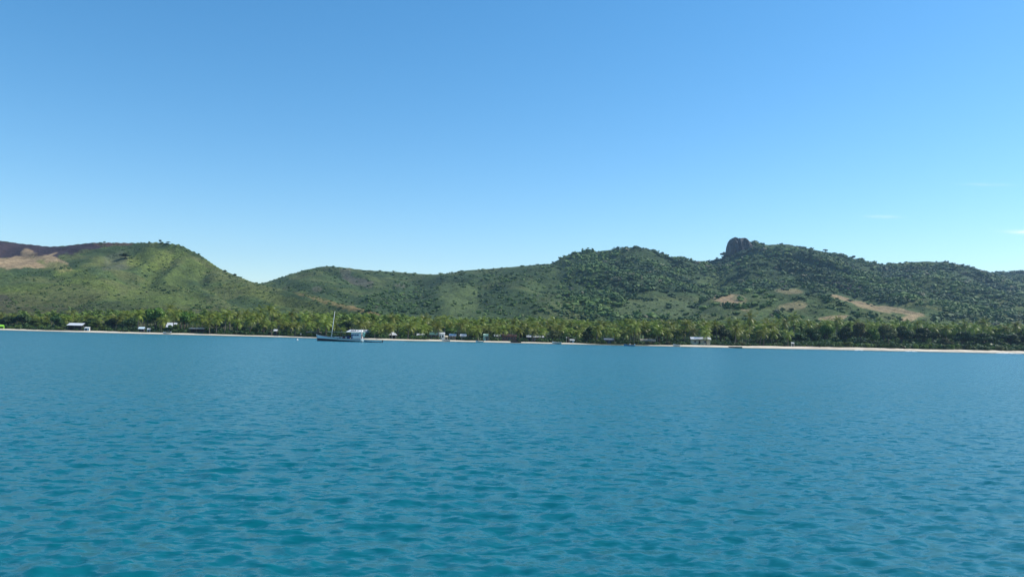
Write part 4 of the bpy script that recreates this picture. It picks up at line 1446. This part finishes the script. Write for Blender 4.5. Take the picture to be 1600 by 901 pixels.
def hill_woods():
    r = np.random.default_rng(11)
    kinds = [crown_kind(300 + k) for k in range(8)]
    n = 120000
    t = r.uniform(-.85, .85, n)
    Y = 480 + 1450 * r.random(n) ** .8
    X = t * Y
    Z = hgt(X, Y)
    px, py = project(X, Y, Z)
    d = Y - shore(t)
    big, mid = fbm(X / 70, Y / 70, 91, 3), fbm(X / 25, Y / 25, 93, 3)
    gl = fbm(X / 110, Y / 300, 95, 3)
    right = sstep(840, 930, px)
    dens = .92 * right * sstep(.34, .5, big * .7 + mid * .3)
    dens = np.maximum(dens, (1 - right) * sstep(480, 560, px) * sstep(.53, .61, big) * .6)
    dens = np.maximum(dens, (1 - sstep(480, 560, px)) * sstep(.585, .66, big * .6 + mid * .4) * .5)
    def pt(*a):
        return patch(px, py, *a)
    for a in ((515, 456, 95, 8, 14.5), (640, 468, 52, 24), (790, 468, 46, 34), (545, 465, 40, 14), (600, 485, 60, 10), (850, 440, 50, 26), (210, 397, 14, 8), (790, 440, 30, 10)):
        dens = np.maximum(dens, pt(*a) * .75 * sstep(.36, .5, mid))
    for a in ((718, 470, 36, 27, 40), (1040, 484, 95, 13), (1115, 446, 28, 12), (1143, 468, 34, 11), (45, 392, 130, 16), (22, 411, 36, 9), (82, 410, 28, 9), (350, 450, 140, 30, 20)):
        dens *= 1 - .93 * pt(*a)
    foot = (px > 1085) & (px < 1470) & (py > 452)
    dens = np.where(foot & (Y < 840), np.minimum(dens, .08 + .5 * sstep(.56, .64, mid)), dens)
    bare = pt(1362, 480, 46, 8, 12) + pt(1318, 466, 28, 6, 14) + pt(1415, 487, 36, 8, 14) + pt(1237, 478, 26, 8) + pt(1232, 455, 30, 6) + pt(1300, 497, 30, 6)
    dens *= 1 - np.clip(bare, 0, 1) * .97
    dens *= (d > 170) & (Z > 6)
    left = 1 - sstep(480, 560, px)
    size = (1.0 + 2.9 * r.random(n) ** 2.4) * (.72 + .46 * right) * (1 + .2 * (Y > 1200)) * (1 - .35 * left)
    vis = ~hidden(X, Y, Z + size * 1.3, .0)
    ii = np.nonzero((r.random(n) < dens * (.5 + .5 * right)) & vis)[0]
    if len(ii) > 23000:
        ii = r.choice(ii, 23000, replace=False)
    # small scrub everywhere but on the burnt and bare ground
    burnt = np.clip(pt(45, 392, 125, 15) + pt(22, 411, 34, 8) + pt(82, 410, 26, 9) + bare + pt(1143, 468, 32, 10), 0, 1)
    sden = (1 - .6 * sstep(480, 560, px) * (1 - right)) * (.10 + .75 * sstep(.42, .62, fbm(X / 38, Y / 90, 97, 4))) * (1 - burnt) * (d > 120) * (Z > 5)
    jj = np.nonzero((r.random(n) < sden * .55) & vis)[0]
    jj = np.setdiff1d(jj, ii)
    if len(jj) > 5000:
        jj = r.choice(jj, 5000, replace=False)
    small = []
    for k in range(6):
        q = np.random.default_rng(400 + k)
        bm = bmesh.new()
        bmesh.ops.create_icosphere(bm, subdivisions=1, radius=1)
        v = np.array([c.co for c in bm.verts]) * (.85 + .25 * q.normal(size=(12, 1)))
        f = np.array([[c.index for c in p.verts] for p in bm.faces])
        bm.free()
        v[:, 2] = v[:, 2] * .75 + .4
        lv, lf = leaf_cloud([(0, 0, .4, 1.15, 1.15, .9)], 13, .34, q)
        small.append((np.vstack([v, lv]), np.vstack([f, np.concatenate([lf[:, [0, 1, 2]], lf[:, [0, 2, 3]]]) + 12])))
    tone = fbm(X / 42, Y / 60, 99, 4)
    def mass(idx, shapes, sizes, name, label, cat):
        V, F, C, off = [], [], [], 0
        for i in idx:
            v, f = shapes[r.integers(len(shapes))]
            a = r.random() * 6.28
            c, s = math.cos(a), math.sin(a)
            k = sizes[i]
            vv = np.stack([(v[:, 0] * c - v[:, 1] * s) * k * r.uniform(.9, 1.4), (v[:, 0] * s + v[:, 1] * c) * k, v[:, 2] * k * r.uniform(.75, 1.1)], 1)
            V.append(vv + np.array([X[i], Y[i], Z[i] - .2]))
            F.append(f + off)
            off += len(vv)
            g = np.clip((tone[i] - .36) / .3 + r.normal() * .15, 0, 1)
            cc = np.array((0.026, 0.058, 0.020)) * (1 - g) + np.array((0.074, 0.122, 0.030)) * g
            if r.random() < .03:
                cc = np.array((0.13, 0.125, 0.085))
            cc = cc * r.uniform(.88, 1.12)
            if name == 'hill_scrub':
                cc = cc * .4 + np.array(SCRUB) * .6
            C.append(np.tile(np.array([*cc, 1]), (len(vv), 1)))
        o = link(name, np_mesh(name, np.vstack(V), np.vstack(F), 'forest', False, np.vstack(C)))
        tag(o, label, cat, kind='stuff')
    mass(ii, small, size, 'hill_woodland', 'woodland covering the hillsides', 'woodland')
    mass(jj, small, r.uniform(.7, 1.7, n) * (1 + .4 * (Y > 1000)) * (1 - .25 * left), 'hill_scrub', 'low scrub scattered over the hillsides', 'scrub')
hill_woods()

# single trees that stand out on the hills
def on_hill(px, py):
    """first ground point under a photograph pixel"""
    t, e = ray(px, py)
    Y = np.arange(430, 2000, 1.5)
    Zr = CAM_H + float(e) * Y
    Zg = hgt(float(t) * Y, Y)
    k = np.nonzero(Zg >= Zr)[0]
    i = k[0] if len(k) else int(np.argmax((Zg - CAM_H) / Y))
    return float(t) * Y[i], float(Y[i]), float(Zg[i])
for px, py, wpx, hpx, lab in ((250, 379, 6, 4.5, 'wind shaped lone tree on the left hilltop skyline'), (263, 379.5, 9, 2.5, 'low spreading tree right of the lone skyline tree'),
                              (352, 425, 7, 4, 'small tree on the right shoulder of the left hill'), (367, 431, 7, 4, 'second small tree lower on the left hill shoulder'),
                              (1223, 488, 13, 8, 'round dark tree below the bare patch on the low hill'), (1237, 487, 10, 6, 'smaller dark tree right of the round tree on the low hill'),
                              (1152, 482, 12, 9, 'dark tree at the foot of the large bare patch'), (196, 404, 18, 9, 'broad dark tree high on the left hill'),
                              (888, 466, 12, 8, 'dark lone tree on the slope of the wooded hill'), (1131, 402, 11, 9, 'dark bushy tree at the foot of the summit rock tower'),
                              (1290, 392, 9, 5, 'tree on the skyline right of the summit'), (1333, 402, 10, 5, 'flat topped tree on the falling right skyline'), (1035, 399, 9, 6, 'tree on the skyline right of the wooded summit')):
    x, y, z = on_hill(px, py)
    w_, h_ = wpx / FPX * y, hpx / FPX * y
    me = BROAD['leaf_dark'][int(px) % 4]
    put('hill_tree', (('trunk', me[0]), ('crown', me[1])), (x, y, z - .3), px, (w_ / 9.6, w_ / 9.6, h_ / 8), lab, 'tree', 'single trees on the hills')

# ------------------------------------------------------------------ air
def haze():
    x0, x1, y0, y1, z0, z1 = -3200, 3200, -900, 3400, -12, 330
    o = MB().box(((x0 + x1) / 2, (y0 + y1) / 2, (z0 + z1) / 2), (x1 - x0, y1 - y0, z1 - z0))
    m = bpy.data.materials.new('air')
    m.use_nodes = True
    n = m.node_tree.nodes
    n.remove(n['Principled BSDF'])
    pv = n.new('ShaderNodeVolumePrincipled')
    pv.inputs['Color'].default_value = (0.45, 0.70, 1.0, 1)
    pv.inputs['Density'].default_value = 0.00008
    pv.inputs['Anisotropy'].default_value = 0.2
    m.node_tree.links.new(pv.outputs[0], n['Material Output'].inputs['Volume'])
    M['air'] = m
    h = o.build('haze', 'air')
    h['kind'] = 'stuff'
    h['label'] = 'thin blue sea haze over the bay and hills'
haze()
